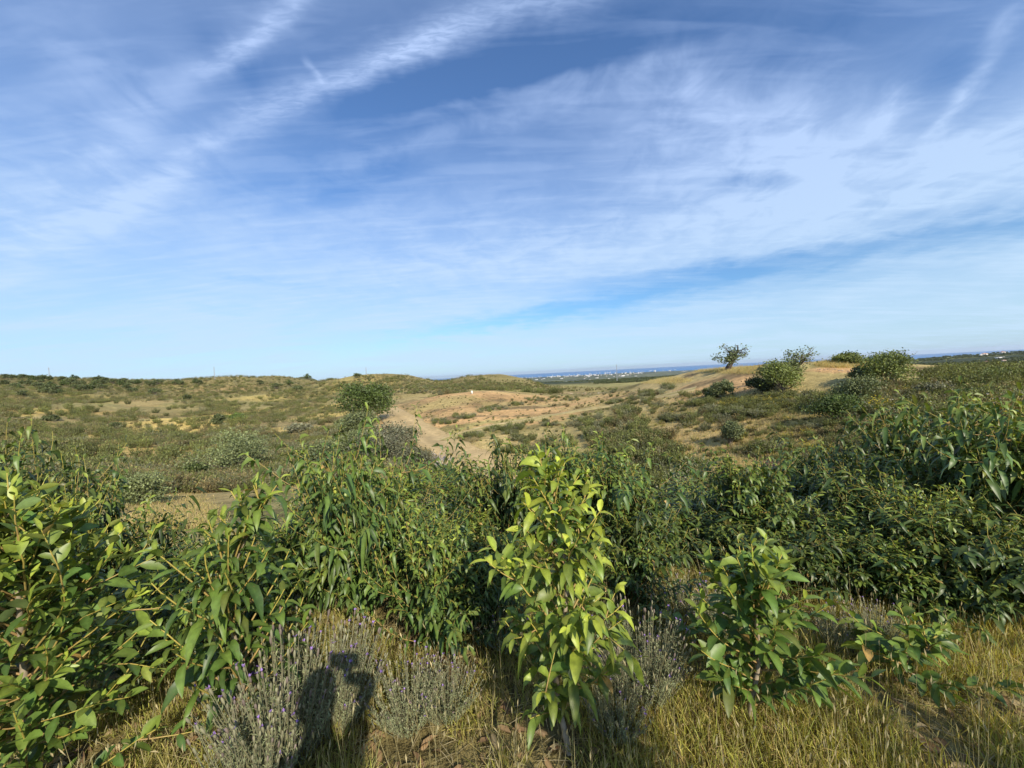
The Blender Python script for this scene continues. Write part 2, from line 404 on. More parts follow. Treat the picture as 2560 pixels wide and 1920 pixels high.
# terrain grid: fine in front of the lens, coarse behind
az = np.concatenate([np.linspace(-180, -66, 30)[:-1], np.linspace(-66, 66, 860), np.linspace(66, 180, 30)[1:]])
az = np.radians(az)
rr = np.concatenate([[0.004, 0.25, .6], np.exp(np.linspace(math.log(1.0), math.log(18), 120))[:-1], np.exp(np.linspace(math.log(18), math.log(900), 420))[:-1], np.exp(np.linspace(math.log(900), math.log(22000), 150))])
AZ, RR = np.meshgrid(az, rr, indexing='ij')
X = RR*np.sin(AZ); Y = RR*np.cos(AZ); Z = hbase(X, Y)
LRR = np.log(rr)
def hitN(u, v, rmin=1.2):
    '''ground points seen through picture positions (u, v): first crossing of each ray with the height grid'''
    u = np.atleast_1d(np.asarray(u, float)); v = np.atleast_1d(np.asarray(v, float)); a = (u-1280)/FPX; c = (960-v)/FPX
    d = np.array(_F)[None]+np.array(_R)[None]*a[:, None]+np.array(_U)[None]*c[:, None]; h = np.hypot(d[:, 0], d[:, 1]); sl_ = d[:, 2]/h; A_ = np.arctan2(d[:, 0], d[:, 1])
    P_ = np.zeros((len(u), 3)); RR_ = np.zeros(len(u)); k0 = int(np.searchsorted(rr, rmin)); rk_ = rr[k0:]
    for s0 in range(0, len(u), 4000):
        e0 = slice(s0, s0+4000); ix = np.clip(np.searchsorted(az, A_[e0])-1, 0, len(az)-2); t = np.clip((A_[e0]-az[ix])/(az[ix+1]-az[ix]), 0, 1)[:, None]
        G = Z[ix][:, k0:]*(1-t)+Z[ix+1][:, k0:]*t; D_ = EYE+sl_[e0][:, None]*rk_[None]-G; below = D_ < 0
        i = np.where(below.any(1), below.argmax(1), D_.argmin(1)); i = np.maximum(i, 1); n_ = np.arange(len(i)); d0, d1 = D_[n_, i-1], D_[n_, i]
        f_ = np.where(below.any(1), np.clip(d0/(d0-d1+1e-12), 0, 1), 1.0); rr1 = rk_[i-1]+(rk_[i]-rk_[i-1])*f_; g1 = G[n_, i-1]+(G[n_, i]-G[n_, i-1])*f_
        P_[e0] = np.stack([np.sin(A_[e0])*rr1, np.cos(A_[e0])*rr1, g1], 1); RR_[e0] = rr1
    return P_, RR_
def hit(u, v, rmin=1.2):
    P_, r_ = hitN(u, v, rmin); return P_[0], r_[0]
nearroad = (RR > 20) & (RR < 140) & (np.abs(AZ) < .5)
Zc = Z.copy(); Zc[nearroad] += carve(X[nearroad], Y[nearroad])

# ground colours (albedo): base cover by distance and patches of bare soil, straw and yellow herbs
SOIL = np.array([.52, .325, .145]); STRAW = np.array([.48, .365, .155]); YEL = np.array([.56, .41, .13]); GREEN = np.array([.20, .20, .06])
OLIVE = np.array([.13, .125, .05]); BROWN = np.array([.22, .155, .075]); DARK = np.array([.045, .055, .028]); GREY = np.array([.25, .2, .15])
n1 = fbm(X, Y, 6, 5, 6)[..., None]; n2 = fbm(X, Y, 28, 4, 7)[..., None]; n3 = fbm(X, Y, 1.2, 3, 8)[..., None]; n4 = fbm(X, Y, 260, 5, 9)[..., None]; n5 = fbm(X, Y, 1500, 4, 10)[..., None]
sm_ = lambda x, a, c: np.clip((x-a)/(c-a), 0, 1)
C = STRAW*(1-sm_(n1, .4, .62))+BROWN*sm_(n1, .4, .62)
C = C*(1-.45*sm_(n2, .5, .68))+GREEN*.45*sm_(n2, .5, .68)
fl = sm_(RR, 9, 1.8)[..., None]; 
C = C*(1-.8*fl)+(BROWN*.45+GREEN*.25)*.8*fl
# left hills: olive scrub ground with tawny gaps
L = (sm_(-AZ, .18, .30)*sm_(RR, 40, 70))[..., None]
hillc = (STRAW*.45+OLIVE*.4)*(1-sm_(n2, .45, .6))+(BROWN*.75+GREEN*.4)*sm_(n2, .45, .6)
C = C*(1-.7*L)+hillc*.7*L
M = sm_(RR, 180, 260)[..., None]
midc = np.array([.30, .265, .10])*(1-sm_(n4, .42, .62))+(BROWN*.7+GREEN*.5)*sm_(n4, .42, .62)
C = C*(1-M)+midc*M
Fm = sm_(RR, 700, 1400)[..., None]
farc = DARK*1.1*(1-sm_(n4, .52, .60))+np.array([.20, .20, .075])*sm_(n4, .52, .60)
farc = farc*(1-.6*sm_(n5, .5, .62))+np.array([.12, .13, .06])*.6*sm_(n5, .5, .62)
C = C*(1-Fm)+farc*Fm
patches = [ # u v ru rv colour strength
 (430,1066,120,22,YEL*1.1,1),(820,1040,70,6,YEL,.8),(560,1042,60,6,YEL,.8),(180,1030,50,8,YEL*.8,.7),(640,1000,90,6,YEL*.8+GREEN*.2,.6),(20,1110,60,12,SOIL*.5+YEL*.4,.8),(210,1100,60,8,YEL,.6),(480,1130,60,9,YEL*.8,.6),(250,990,90,6,YEL*.6+GREEN*.3,.5),(30,1000,60,8,SOIL*.6,.4),(110,1070,40,10,YEL,.9),(60,1030,40,10,YEL,.6),(250,1145,150,18,SOIL*.6+YEL*.5,.9),(330,1120,80,12,YEL,.6),(120,1150,90,14,SOIL*.7+YEL*.3,.8),
 (700,1028,150,7,YEL,.8),(640,1080,70,9,YEL,.7),(490,1180,50,18,STRAW,.8),(425,1285,100,46,SOIL*.3+STRAW*.65,1),(520,1240,110,40,STRAW,.8),(300,1040,60,8,SOIL,.3),(365,1008,60,8,SOIL,.3),
 (560,975,70,8,SOIL,.4),(450,1095,90,10,GREEN*1.2,.5),(880,960,60,18,YEL*.7+GREEN*.3,.5),(960,965,50,18,YEL*.7,.35),
 (1200,962,150,9,GREEN*.5+OLIVE*.5,.7),(1000,1040,90,26,SOIL*.7+STRAW*.3,.9),(1120,985,110,8,SOIL,.8),(1250,990,100,9,SOIL*1.05,.7),(1350,1000,90,10,SOIL,.6),(1480,1003,80,10,SOIL*.9+STRAW*.15,.7),
 (1100,1010,110,14,GREEN*.5+STRAW*.5,.7),(1200,1048,130,7,SOIL*1.15,1),(1300,1034,120,7,SOIL*1.15,1),(1410,1018,110,6,SOIL*1.15,1),(1120,1062,60,5,SOIL*1.1,1),(1330,1050,140,7,STRAW*.6+GREEN*.7,.9),(1180,1072,80,8,STRAW*.6+GREEN*.6,.9),(1500,1008,100,6,STRAW*.6+GREEN*.5,.6),
 (1290,1062,90,7,SOIL*1.1,.8),(1420,1036,60,6,SOIL,.8),(1250,1110,90,22,STRAW*1.15,1),(1300,1150,90,26,STRAW,.8),(1600,985,120,10,SOIL*.6+STRAW*.5,.8),(1700,965,130,14,SOIL*.7+STRAW*.4,.8),
 (1740,985,60,14,SOIL,.9),(1850,960,30,20,SOIL*1.05,1),(1820,925,130,8,STRAW*.95,1),(1650,950,60,8,STRAW,1),(1790,1060,110,30,STRAW*.9+SOIL*.2,1),(1760,1130,120,40,STRAW*.9+SOIL*.15,1),(1900,1080,90,30,STRAW,1),
 (2010,1060,60,16,YEL,1),(2080,1105,90,22,YEL*.7+STRAW*.3,.9),(1850,1180,120,40,YEL*.4+STRAW*.6,.9),(2000,1150,150,30,YEL*.5+STRAW*.5,.8),(2250,1050,40,12,SOIL,.8),(2430,960,40,10,SOIL*.6+YEL*.4,.9),(2350,975,50,10,YEL*.6+SOIL*.4,.8),(2520,990,50,20,SOIL*.8,.7),
 (2130,922,80,6,SOIL*1.1,1),(2080,912,100,5,GREEN*.6+STRAW*.6,1),(1620,1200,80,20,SOIL*.8,.9),(1560,1130,30,60,STRAW,.6),
]
for (u, v, ru, rv, col, s) in patches:
    try:
        c0, r0 = hit(u, v, 11); ra = hit(u, v+rv, 11)[1]; rb = hit(u, v-rv, 11)[1]
    except Exception: continue
    a0 = math.atan2(c0[0], c0[1]); d0 = ray(u, v)
    lr = max(.02, min(.4, .5*abs(math.log(rb/ra)))); la = ru/FPX*(d0.x*d0.x+d0.y*d0.y)**.5*max(.35, math.cos(a0))
    e = ((AZ-a0)/la)**2+((np.log(RR)-math.log(r0))/lr)**2
    e = e+(n1[..., 0]-.5)*3.2+(n3[..., 0]-.5)*2.0
    wgt = (s*np.clip((1.5-e)/.8, 0, 1))[..., None]
    C = C*(1-wgt)+col*wgt
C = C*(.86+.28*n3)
# mesh
na, nr = AZ.shape
me = bpy.data.meshes.new('ground')
V = np.stack([X, Y, Zc], -1).reshape(-1, 3)
i, j = np.meshgrid(np.arange(na-1), np.arange(nr-1), indexing='ij')
f = np.stack([i*nr+j, i*nr+j+1, (i+1)*nr+j+1, (i+1)*nr+j], -1).reshape(-1, 4)
me.vertices.add(len(V)); me.vertices.foreach_set('co', V.astype(np.float32).ravel())
me.loops.add(len(f)*4); me.loops.foreach_set('vertex_index', f.astype(np.int32).ravel())
me.polygons.add(len(f)); me.polygons.foreach_set('loop_start', (np.arange(len(f))*4).astype(np.int32)); me.polygons.foreach_set('loop_total', np.full(len(f), 4, np.int32))
me.polygons.foreach_set('use_smooth', np.ones(len(f), bool)); me.update(calc_edges=True)
me.flip_normals()
at = me.color_attributes.new('col', 'FLOAT_COLOR', 'POINT'); c4 = np.ones((len(V), 4), np.float32); c4[:, :3] = C.reshape(-1, 3); at.data.foreach_set('color', c4.ravel())
mm, q = mat('ground_cover')
a_ = q.n('ShaderNodeAttribute', attribute_name='col'); g_ = q.n('ShaderNodeNewGeometry'); Pn = g_.outputs['Position']
f1 = q.noise(Pn, 9, 5, .65); f2 = q.noise(Pn, 1.1, 5, .6); f3 = q.noise(Pn, .06, 6, .62)
k = q.m('MULTIPLY', q.ramp(f1, .3, .7, .72, 1.25), q.ramp(f2, .3, .7, .75, 1.22)); k = q.m('MULTIPLY', k, q.ramp(f3, .3, .7, .85, 1.15))
cm = q.n('ShaderNodeVectorMath', operation='SCALE'); q.lk(a_.outputs['Color'], cm.inputs[0]); q.lk(k, cm.inputs['Scale'])
p = q.n('ShaderNodeBsdfPrincipled'); q.lk(cm.outputs[0], p.inputs['Base Color']); p.inputs['Roughness'].default_value = .95; p.inputs['Specular IOR Level'].default_value = .1
bp = q.n('ShaderNodeBump'); bp.inputs['Strength'].default_value = .7; bp.inputs['Distance'].default_value = .12
q.lk(q.m('ADD', f1, q.m('MULTIPLY', f2, 2.0)), bp.inputs['Height']); q.lk(bp.outputs[0], p.inputs['Normal'])
o_ = q.n('ShaderNodeOutputMaterial'); q.lk(p.outputs[0], o_.inputs[0])
me.materials.append(mm)
ground = bpy.data.objects.new('ground', me); COL.objects.link(ground); ground['kind'] = 'structure'

LGA = np.array
# road ribbon
tg = np.gradient(ROAD, axis=0); tg = tg/np.linalg.norm(tg, axis=1)[:, None]; pr = np.stack([tg[:, 1], -tg[:, 0]], 1)
K = 15; off = np.linspace(-1, 1, K)
hw = np.interp(np.arange(len(ROAD)), [0, 20, 119], [2.0, 3.1, 3.5])
RXY = ROAD[:, None]+pr[:, None]*(off[None, :, None]*(hw*(1+.35*(fbm(np.arange(len(ROAD))*1., np.zeros(len(ROAD)), 4, 4)-.5)))[:, None, None])
RZ = hbase(RXY[..., 0], RXY[..., 1])+.05-.05*np.exp(-((np.abs(off)-.42)/.12)**2)[None]-.06*(np.abs(off) > .95)[None]
rb_ = MB(); i, j = np.meshgrid(np.arange(len(ROAD)-1), np.arange(K-1), indexing='ij')
f = np.stack([i*K+j, i*K+j+1, (i+1)*K+j+1, (i+1)*K+j], -1).reshape(-1, 4)
rc = np.array([.47, .345, .17])*np.ones((len(ROAD), K, 3))*(1+.12*np.exp(-((np.abs(off)-.42)/.14)**2)-.12*np.exp(-(off/.2)**2)-.2*(np.abs(off) > .86))[None, :, None]
rc = rc*(.85+.3*fbm(RXY[..., 0], RXY[..., 1], 3, 4, 12))[..., None]
rb_.add(np.concatenate([RXY, RZ[..., None]], -1).reshape(-1, 3), f, rc.reshape(-1, 3))
M_DIRT = solid('dirt', .95, .1, 1.4, .82, 1.15, .35)
road = rb_.build('dirt_road', M_DIRT, None, True); tag(road, kind='structure')

# side track climbing the golden slope from the road
tp = [(1098,1104),(1140,1088),(1200,1072),(1270,1060),(1340,1046),(1410,1033),(1480,1021),(1550,1009),(1620,998),(1690,984),(1750,968)]
tw = np.array([hit(u, v, 12)[0] for u, v in tp]); t2 = np.linspace(0, len(tw)-1, 130)
def sm2(a): return np.convolve(np.pad(np.interp(t2, np.arange(len(tw)), a), 8, 'edge'), np.ones(17)/17, 'valid')
TRK = np.stack([sm2(tw[:, 0]), sm2(tw[:, 1])], 1); tg2 = np.gradient(TRK, axis=0); tg2 /= np.linalg.norm(tg2, axis=1)[:, None]; pr2 = np.stack([tg2[:, 1], -tg2[:, 0]], 1)
hw2 = 1.5*(1+.4*(fbm(np.arange(130)*1., np.zeros(130), 4, 4, 3)-.5)); TXY = TRK[:, None]+pr2[:, None]*(off[None, :, None]*hw2[:, None, None])
TZ = hbase(TXY[..., 0], TXY[..., 1])+.045+.03*np.exp(-(off/.25)**2)[None]-.05*(np.abs(off) > .95)[None]
tb = MB(); i, j = np.meshgrid(np.arange(129), np.arange(K-1), indexing='ij'); f = np.stack([i*K+j, i*K+j+1, (i+1)*K+j+1, (i+1)*K+j], -1).reshape(-1, 4)
wheel = np.exp(-((np.abs(off)-.55)/.2)**2)[None, :, None]; tcol = LGA([.37, .31, .115])*(1-wheel)+LGA([.54, .40, .22])*wheel; tcol = np.tile(tcol, (130, 1, 1))*(.8+.4*fbm(TXY[..., 0], TXY[..., 1], 2, 4, 13))[..., None]
tb.add(np.concatenate([TXY, TZ[..., None]], -1).reshape(-1, 3), f, tcol.reshape(-1, 3)); trk = tb.build('side_track', M_DIRT, None, True); tag(trk, kind='structure')

# sea
sb = MB(); th = np.radians(np.linspace(-95, 95, 60)); rs = np.array([14000, 18000, 24000, 34000, 48000, 62000.])
TH, RSs = np.meshgrid(th, rs, indexing='ij'); nn = len(rs)
i, j = np.meshgrid(np.arange(len(th)-1), np.arange(nn-1), indexing='ij')
sb.add(np.stack([RSs*np.sin(TH), RSs*np.cos(TH), np.full_like(TH, -250)], -1).reshape(-1, 3), np.stack([i*nn+j, (i+1)*nn+j, (i+1)*nn+j+1, i*nn+j+1], -1).reshape(-1, 4), (.02, .075, .19))
mm, q = mat('sea_water'); p = q.n('ShaderNodeBsdfPrincipled'); p.inputs['Base Color'].default_value = (.03, .17, .38, 1); p.inputs['Roughness'].default_value = .55; p.inputs['Specular IOR Level'].default_value = .25
o_ = q.n('ShaderNodeOutputMaterial'); q.lk(p.outputs[0], o_.inputs[0])
sea = sb.build('sea', mm); tag(sea, kind='structure')
#==PART2==

# ================================================================== plants
LG = np.array
def acacia(seed, h, rad, nbr, leaf, wid, trunk_lean=(0, 0), tip=.5, droop=.6, low=.12, up=.75, wig=.04, st=ST6, sub=0, dens=.027, dark=1.0, young=.22, sickle=.12, stemr=.011, elev=.35, flat=0.0):
    """one wattle: trunk path, branches and drooping phyllodes as three part buffers"""
    r = np.random.default_rng(seed)
    tr, br, fo = MB(), MB(), MB()
    n = 14; t = np.linspace(0, 1, n)
    path = np.stack([trunk_lean[0]*t+wig*np.sin(t*7+seed), trunk_lean[1]*t+wig*np.cos(t*6+seed*2), h*t*.93], 1); path[0, :2] = 0
    path[:, :2] -= (np.array([wig*np.sin(seed), wig*np.cos(seed*2)])*(1-t)[:, None])
    tr.tube(path, stemr*(1-.75*t)+.0012, np.stack([LG([.36, .30, .21])*(1-t_*.2) for t_ in t]).repeat(7, 0), 7)
    B, Dv, Ln, Wn, Cn, Dr, Sk = [], [], [], [], [], [], []
    green = LG([.062, .125, .024])*dark; young_c = LG([.36, .41, .045])
    def grow(p0, d0, ln, age, rr0):
        m_ = max(4, int(ln/.05)); p = p0.copy(); d = d0.copy(); P_ = [p.copy()]
        for k in range(m_):
            d = unit(d+LG([0, 0, .05*up])+r.normal(size=3)*.07); p = p+d*ln/m_; P_.append(p.copy())
        P_ = np.array(P_); cb = np.linspace(0, 1, len(P_))[:, None]
        cc_ = LG([.30, .19, .08])*(1-cb)+LG([.42, .36, .07])*cb
        br.tube(P_, rr0*(1-.7*cb[:, 0])+.0009, cc_.repeat(5, 0), 5)
        nl = max(3, int(ln/dens)); s = np.linspace(.06, 1.0, nl)**.9+r.normal(size=nl)*.02
        s = np.clip(s, 0, 1); q_ = s*(len(P_)-1); i0 = np.minimum(q_.astype(int), len(P_)-2); fr = (q_-i0)[:, None]
        bp_ = P_[i0]*(1-fr)+P_[i0+1]*fr; bd = unit(P_[i0+1]-P_[i0])
        ph = np.arange(nl)*2.4+r.random()*6
        a1 = unit(np.cross(bd, LG([0, 0, 1.])+.01)); a2 = np.cross(bd, a1)
        out = a1*np.cos(ph)[:, None]+a2*np.sin(ph)[:, None]
        dd = unit(bd*(.55+.5*s[:, None])+out*.9+LG([0, 0, .25-.3*min(1, max(0, droop-.9)*3)])+r.normal(size=(nl, 3))*.15)
        sz = (1-.45*np.clip((s-.8)/.2, 0, 1))*(.45+.75*r.random(nl)**.6)
        B.append(bp_); Dv.append(dd); Ln.append(leaf*sz); Wn.append(wid*sz*r.uniform(.8, 1.15, nl))
        yf = np.clip((s-.55)/.45, 0, 1)**1.5*tip*age+young*age*r.random(nl)
        yf = np.clip(yf, 0, 1)[:, None]
        c = (green*(1-yf)+young_c*yf)*(1.08 if young > .9 else 1.0)
        c = c*r.uniform(.62, 1.3, (nl, 1))*LG([1, 1, 1])+LG([.03, .004, 0])*(r.random((nl, 1)) < .05)
        od = r.random(nl) < .005
        c[od] = LG([.34, .22, .06])
        Cn.append(c); Dr.append(droop*r.uniform(.5, 1.4, nl)*(1-.6*np.clip((s-.8)/.2, 0, 1))); Sk.append(r.normal(size=nl)*sickle)
        return P_
    for k in range(nbr):
        f_ = low+(1-low)*((k+.5)/nbr)**.92
        i_ = f_*(n-1); i0 = min(int(i_), n-2); p0 = path[i0]+(path[i0+1]-path[i0])*(i_-i0)
        a = k*2.399+r.normal()*.4; prof = (math.sin(math.pi*min(1, (f_*.66+.34)))**.7*(1-flat)+flat)*(.75+.45*r.random())
        el = elev+.75*f_*(1-.5*flat)+r.normal()*.15
        d0 = LG([math.cos(a)*math.cos(el), math.sin(a)*math.cos(el), math.sin(el)])
        ln = rad*max(.22, prof)
        P_ = grow(p0, d0, ln, .35+.65*f_, .0042)
        for _ in range(sub):
            ii = r.integers(len(P_)//4, len(P_)-1); dd = unit(d0+r.normal(size=3)*.75+LG([0, 0, .2]))
            grow(P_[ii], dd, ln*r.uniform(.35, .65), .35+.65*f_, .0026)
    grow(path[-1], unit(path[-1]-path[-2]+LG([0, 0, .001])), h*.07+.05, 1.0, .003)
    B = np.concatenate(B); Dv = np.concatenate(Dv)
    tr.zmax = float(np.percentile(B[:, 2], 98.0)); tr.rmax = float(np.percentile(np.hypot(B[:, 0], B[:, 1]), 92))+leaf*.35
    leaves(fo, B, Dv, np.concatenate(Ln), np.concatenate(Wn), np.concatenate(Cn), np.concatenate(Dr), np.concatenate(Sk), st, .16, r.normal(size=len(B))*.55)
    return tr, br, fo
def put_acacia(bufs, name, loc, label, group=None, rz=0, sc=(1, 1, 1)):
    t = empty(name, loc, rz, sc); tag(t, label, 'wattle sapling' if name == 'wattle_sapling' else 'wattle bush', group)
    bufs[0].build('trunk', M_BARK, t, True); bufs[1].build('branches', M_STEM, t, True); bufs[2].build('foliage', M_YOUNG if name == 'wattle_sapling' else M_ACACIA, t, True)
    return t
def at_px(u, v, dep):
    d = ray(u, v); p = d*(dep/d.y); return p.x, p.y, EYE+p.z
def place_top(u, v, dep):
    x, y, zt = at_px(u, v, dep); g = gz(x, y); return x, y, g, zt-g

def sapling(seed, base, top, dep, label, **k):
    xb, yb, _ = at_px(*base, dep); xt, yt, zt = at_px(*top, dep); g = gz(xb, yb)
    b = acacia(seed, zt-g, trunk_lean=(xt-xb, 0), **k)
    return put_acacia(b, 'wattle_sapling', (xb, yb, g-.01), label, sc=(1, 1, (zt-g)/b[0].zmax))
# the five saplings nearest the lens
sapling(3, (1425, 1890), (1375, 1165), 1.80, 'tall slender wattle sapling with bright yellow-green top leaves in the centre foreground', rad=.40, nbr=50, leaf=.130, wid=.042, elev=.5, flat=.3, sub=1, tip=.8, young=.91, dark=1.15, up=.6, droop=.8, stemr=.014, low=.1)
sapling(5, (1872, 1850), (1905, 1385), 1.86, 'knee-high bushy wattle sapling with a pale grey stem, right of the tall bright one', rad=.46, nbr=48, elev=.5, flat=.3, leaf=.140, wid=.046, tip=.45, young=.35, dark=1.2, up=.4, low=.1, stemr=.013)
sapling(8, (2330, 1760), (2285, 1560), 2.0, 'smallest wattle sapling with a few reddish branches standing alone in the grass at the right', rad=.34, nbr=18, leaf=.130, wid=.044, tip=.5, young=.3, dark=1.15, up=.2, low=.15, stemr=.009)
sapling(12, (520, 1890), (650, 1225), 1.78, 'drooping wattle sapling with long narrow leaves and a bent stem, standing before the big lavender', rad=.44, nbr=50, leaf=.150, wid=.036, tip=.5, young=.25, droop=.9, up=.7, low=.2, elev=.5, flat=.2, stemr=.014, sickle=.2, wig=.05)
# broad-leaved wattle filling the left edge
b_ = acacia(21, 1.45, .58, 104, .100, .039, trunk_lean=(.05, .0), tip=.8, young=.55, dark=1.25, droop=.3, low=.06, up=.45, stemr=.018, sickle=.05, sub=1)
x, y, z = at_px(40, 1600, 1.62); put_acacia(b_, 'wattle_bush', (x, y, gz(x, y)), 'large broad-leaved wattle bush with orange twigs filling the left edge of the foreground')
# mid distance bushes: five meshes, each placed several times with its own size and turn
vk = dict(sub=2, st=ST4, dens=.040, elev=.42, flat=.25, up=1.3, stemr=.016, low=.08)  # dark factors below put the shade between bushes into the leaf green
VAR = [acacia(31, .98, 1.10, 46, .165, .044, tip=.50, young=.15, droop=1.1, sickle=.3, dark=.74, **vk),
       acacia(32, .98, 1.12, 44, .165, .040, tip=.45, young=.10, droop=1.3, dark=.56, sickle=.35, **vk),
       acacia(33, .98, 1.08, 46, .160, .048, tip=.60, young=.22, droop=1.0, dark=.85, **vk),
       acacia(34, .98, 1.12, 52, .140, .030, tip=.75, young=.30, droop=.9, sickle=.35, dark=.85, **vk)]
for v_ in VAR: print('variant', v_[0].zmax, v_[0].rmax)
PROT = []
# u, v of the top, depth, variant, radius, label
AC = [(860,1092,2.85,0,.50,'tall conical wattle bush rising highest left of centre, behind the lavender'),
 (1085,1310,2.50,2,.42,'wattle bush with a pale bare lower stem between the two lavender clumps'),
 (750,1270,2.9,1,.45,'dark wattle bush close behind the drooping sapling'),
 (970,1240,3.1,0,.50,'wattle bush behind the pale-stemmed one, left of the tall sapling'),
 (1130,1260,3.5,3,.60,'light green wattle bush below the end of the dirt road'),
 (1010,1165,5.0,3,.80,'fine-leaved yellow-green wattle bush under the grey scrub beside the road'),
 (1170,1195,5.2,3,.80,'fine-leaved wattle bush under the near end of the dirt road'),
 (860,1210,4.2,3,.60,'feathery wattle bush behind the tall conical one'),
 (1250,1120,3.7,1,.52,'dark hanging-leaved wattle bush behind the left side of the bright sapling'),
 (1370,1105,4.0,1,.60,'dark wattle bush directly behind the top of the bright sapling'),
 (1500,1118,3.6,0,.58,'dark hanging-leaved wattle bush behind the right side of the bright sapling'),
 (1580,1230,3.3,1,.50,'wattle bush at the left side of the shaded gap'),
 (1640,1255,4.2,3,.70,'fine-leaved olive wattle bush at the back of the shaded gap'),
 (1740,1235,4.9,3,.80,'distant fine-leaved wattle bush right of the shaded gap'),
 (1855,1132,3.7,2,.52,'rounded wattle bush with sunlit crown behind the knee-high sapling'),
 (1930,1230,3.5,0,.50,'wattle bush pressed against the right side of the rounded sunlit one'),
 (2010,1250,4.0,1,.60,'dark wattle bush in the recess of the right-hand thicket'),
 (2090,1100,5.4,1,.75,'dark round-topped wattle bush at the back of the right-hand thicket'),
 (2000,1160,6.0,0,.70,'shaded wattle bush left of the dark round-topped one'),
 (2160,1145,3.6,1,.58,'wattle bush at the front left of the right-hand thicket'),
 (2260,1060,4.4,1,.70,'leafy wattle bush left of the tallest one in the right-hand thicket'),
 (2350,1010,4.2,0,.72,'tallest wattle bush in the middle of the right-hand thicket'),
 (2300,1210,3.0,3,.50,'wattle bush with spreading grey-green shoots low in the right-hand thicket'),
 (2440,1060,3.4,1,.62,'curved-leaf wattle bush just right of the tallest one'),
 (2530,1030,3.1,0,.62,'wattle bush with yellow upright shoots at the right edge'),
 (2640,1000,3.0,2,.70,'wattle bush cut by the right edge of the view'),
 (2430,1270,2.6,1,.50,'sickle-leaved wattle bush at the front of the right-hand thicket'),
 (2570,1290,2.5,0,.52,'wattle bush at the foot of the right edge'),
 (30,1140,3.2,1,.60,'small-leaved dark wattle bush behind the broad-leaved one, far left'),
 (-90,1150,2.8,0,.60,'wattle bush cut by the left edge of the view'),
 (160,1195,2.7,2,.48,'olive wattle bush between the broad-leaved one and the hillside'),
 (300,1265,2.9,1,.45,'wattle bush just right of the broad-leaved one'),
 (400,1400,2.5,1,.40,'low shaded wattle bush in the gap left of the drooping sapling'),
 (600,1320,2.7,0,.45,'wattle bush directly behind the drooping sapling'),
 (2190,1380,2.8,2,.42,'low wattle bush before the thicket, above the smallest sapling'),
 (1720,1360,3.7,1,.60,'shaded wattle bush at the end of the grassy gap'),
 (1590,1350,2.9,1,.40,'dark wattle bush between the bright sapling and the shaded gap'),
 (1230,1330,2.9,1,.45,'dark wattle bush behind the left flank of the bright sapling, low down'),
 (1180,1430,2.6,1,.36,'shaded low wattle bush above the loose lavender'),
 (1900,1330,3.0,1,.45,'dark wattle bush directly behind the knee-high sapling'),
 (2060,1330,2.9,1,.45,'shaded wattle bush right of the knee-high sapling top'),
 (2330,1400,2.6,1,.42,'dark wattle bush just above the smallest sapling'),
 (520,1400,2.4,1,.38,'shaded wattle bush behind the foot of the drooping sapling')]
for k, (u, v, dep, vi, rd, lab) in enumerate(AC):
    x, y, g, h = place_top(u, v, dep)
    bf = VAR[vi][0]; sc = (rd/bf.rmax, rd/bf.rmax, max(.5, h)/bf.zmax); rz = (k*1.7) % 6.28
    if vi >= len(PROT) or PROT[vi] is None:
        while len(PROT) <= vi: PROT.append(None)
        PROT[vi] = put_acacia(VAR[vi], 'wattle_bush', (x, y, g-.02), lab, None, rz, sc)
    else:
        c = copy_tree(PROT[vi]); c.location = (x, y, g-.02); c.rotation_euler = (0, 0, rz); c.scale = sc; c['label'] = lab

# ------------------------------------------------------------------ lavender
def lavender(seed, h, rad, n, far=False):
    r = np.random.default_rng(seed); st_, lf, fl, pt = MB(), MB(), MB(), MB()
    for k in range(n):
        a = r.random()*6.283; q_ = math.sqrt(r.random()); tilt = q_*.6
        d = LG([math.cos(a)*math.sin(tilt), math.sin(a)*math.sin(tilt), math.cos(tilt)])
        p0 = LG([math.cos(a), math.sin(a), 0])*q_*rad*.35; ln = h*(1-.25*q_*q_)*(1.1-.65*r.random()**1.6)
        t = np.linspace(0, 1, 5)[:, None]; P_ = p0+d*ln*t+LG([0, 0, 1])*ln*.18*t*t-d*ln*.1*t*t
        st_.tube(P_, .0035*(1-.5*t[:, 0]), LG([.21, .20, .12]), 4)
        m_ = 26; s = r.uniform(.22, .93, m_); pp = p0+d*ln*s[:, None]+LG([0, 0, 1])*ln*(.18*s*s)[:, None]-d*ln*(.1*s*s)[:, None]
        dd = unit(rnd_dir(m_, r)+LG([0, 0, .9]))
        leaves(lf, pp, dd, r.uniform(.022, .036, m_), .0055, LG([.30, .33, .17])*r.uniform(.7, 1.2, (m_, 1)), .2, 0, ST3, .1)
        e = P_[-1]; ed = unit(P_[-1]-P_[-2]); L_ = r.uniform(.026, .045)
        if r.random() < .85:
            ts = np.linspace(0, 1, 5); bc = LG([.25, .20, .17]) if r.random() < .3 else LG([.31, .30, .19])
            fl.tube(e+ed*L_*ts[:, None], [.003, .0062, .0068, .006, .003], bc*r.uniform(.8, 1.2), 5)
            m2 = 5; b2 = np.tile(e+ed*L_*.92, (m2, 1)); d2 = unit(rnd_dir(m2, r)*.6+ed)
            if r.random() < .20: leaves(pt, b2, d2, .022, .010, LG([.30, .19, .50])*r.uniform(.7, 1.2, (m2, 1)), .2, 0, ST3, .1)
    return st_, lf, fl, pt
def put_lav(b, loc, lab, rz=0, sc=(1, 1, 1)):
    t = empty('lavender_bush', loc, rz, sc); tag(t, lab, 'lavender')
    b[0].build('stems', M_STEM, t); b[1].build('foliage', M_LAV, t); tag(b[2].build('flower_heads', M_LAV, t, True), kind='stuff'); tag(b[3].build('petals', M_FLOWER, t), kind='stuff')
    return t
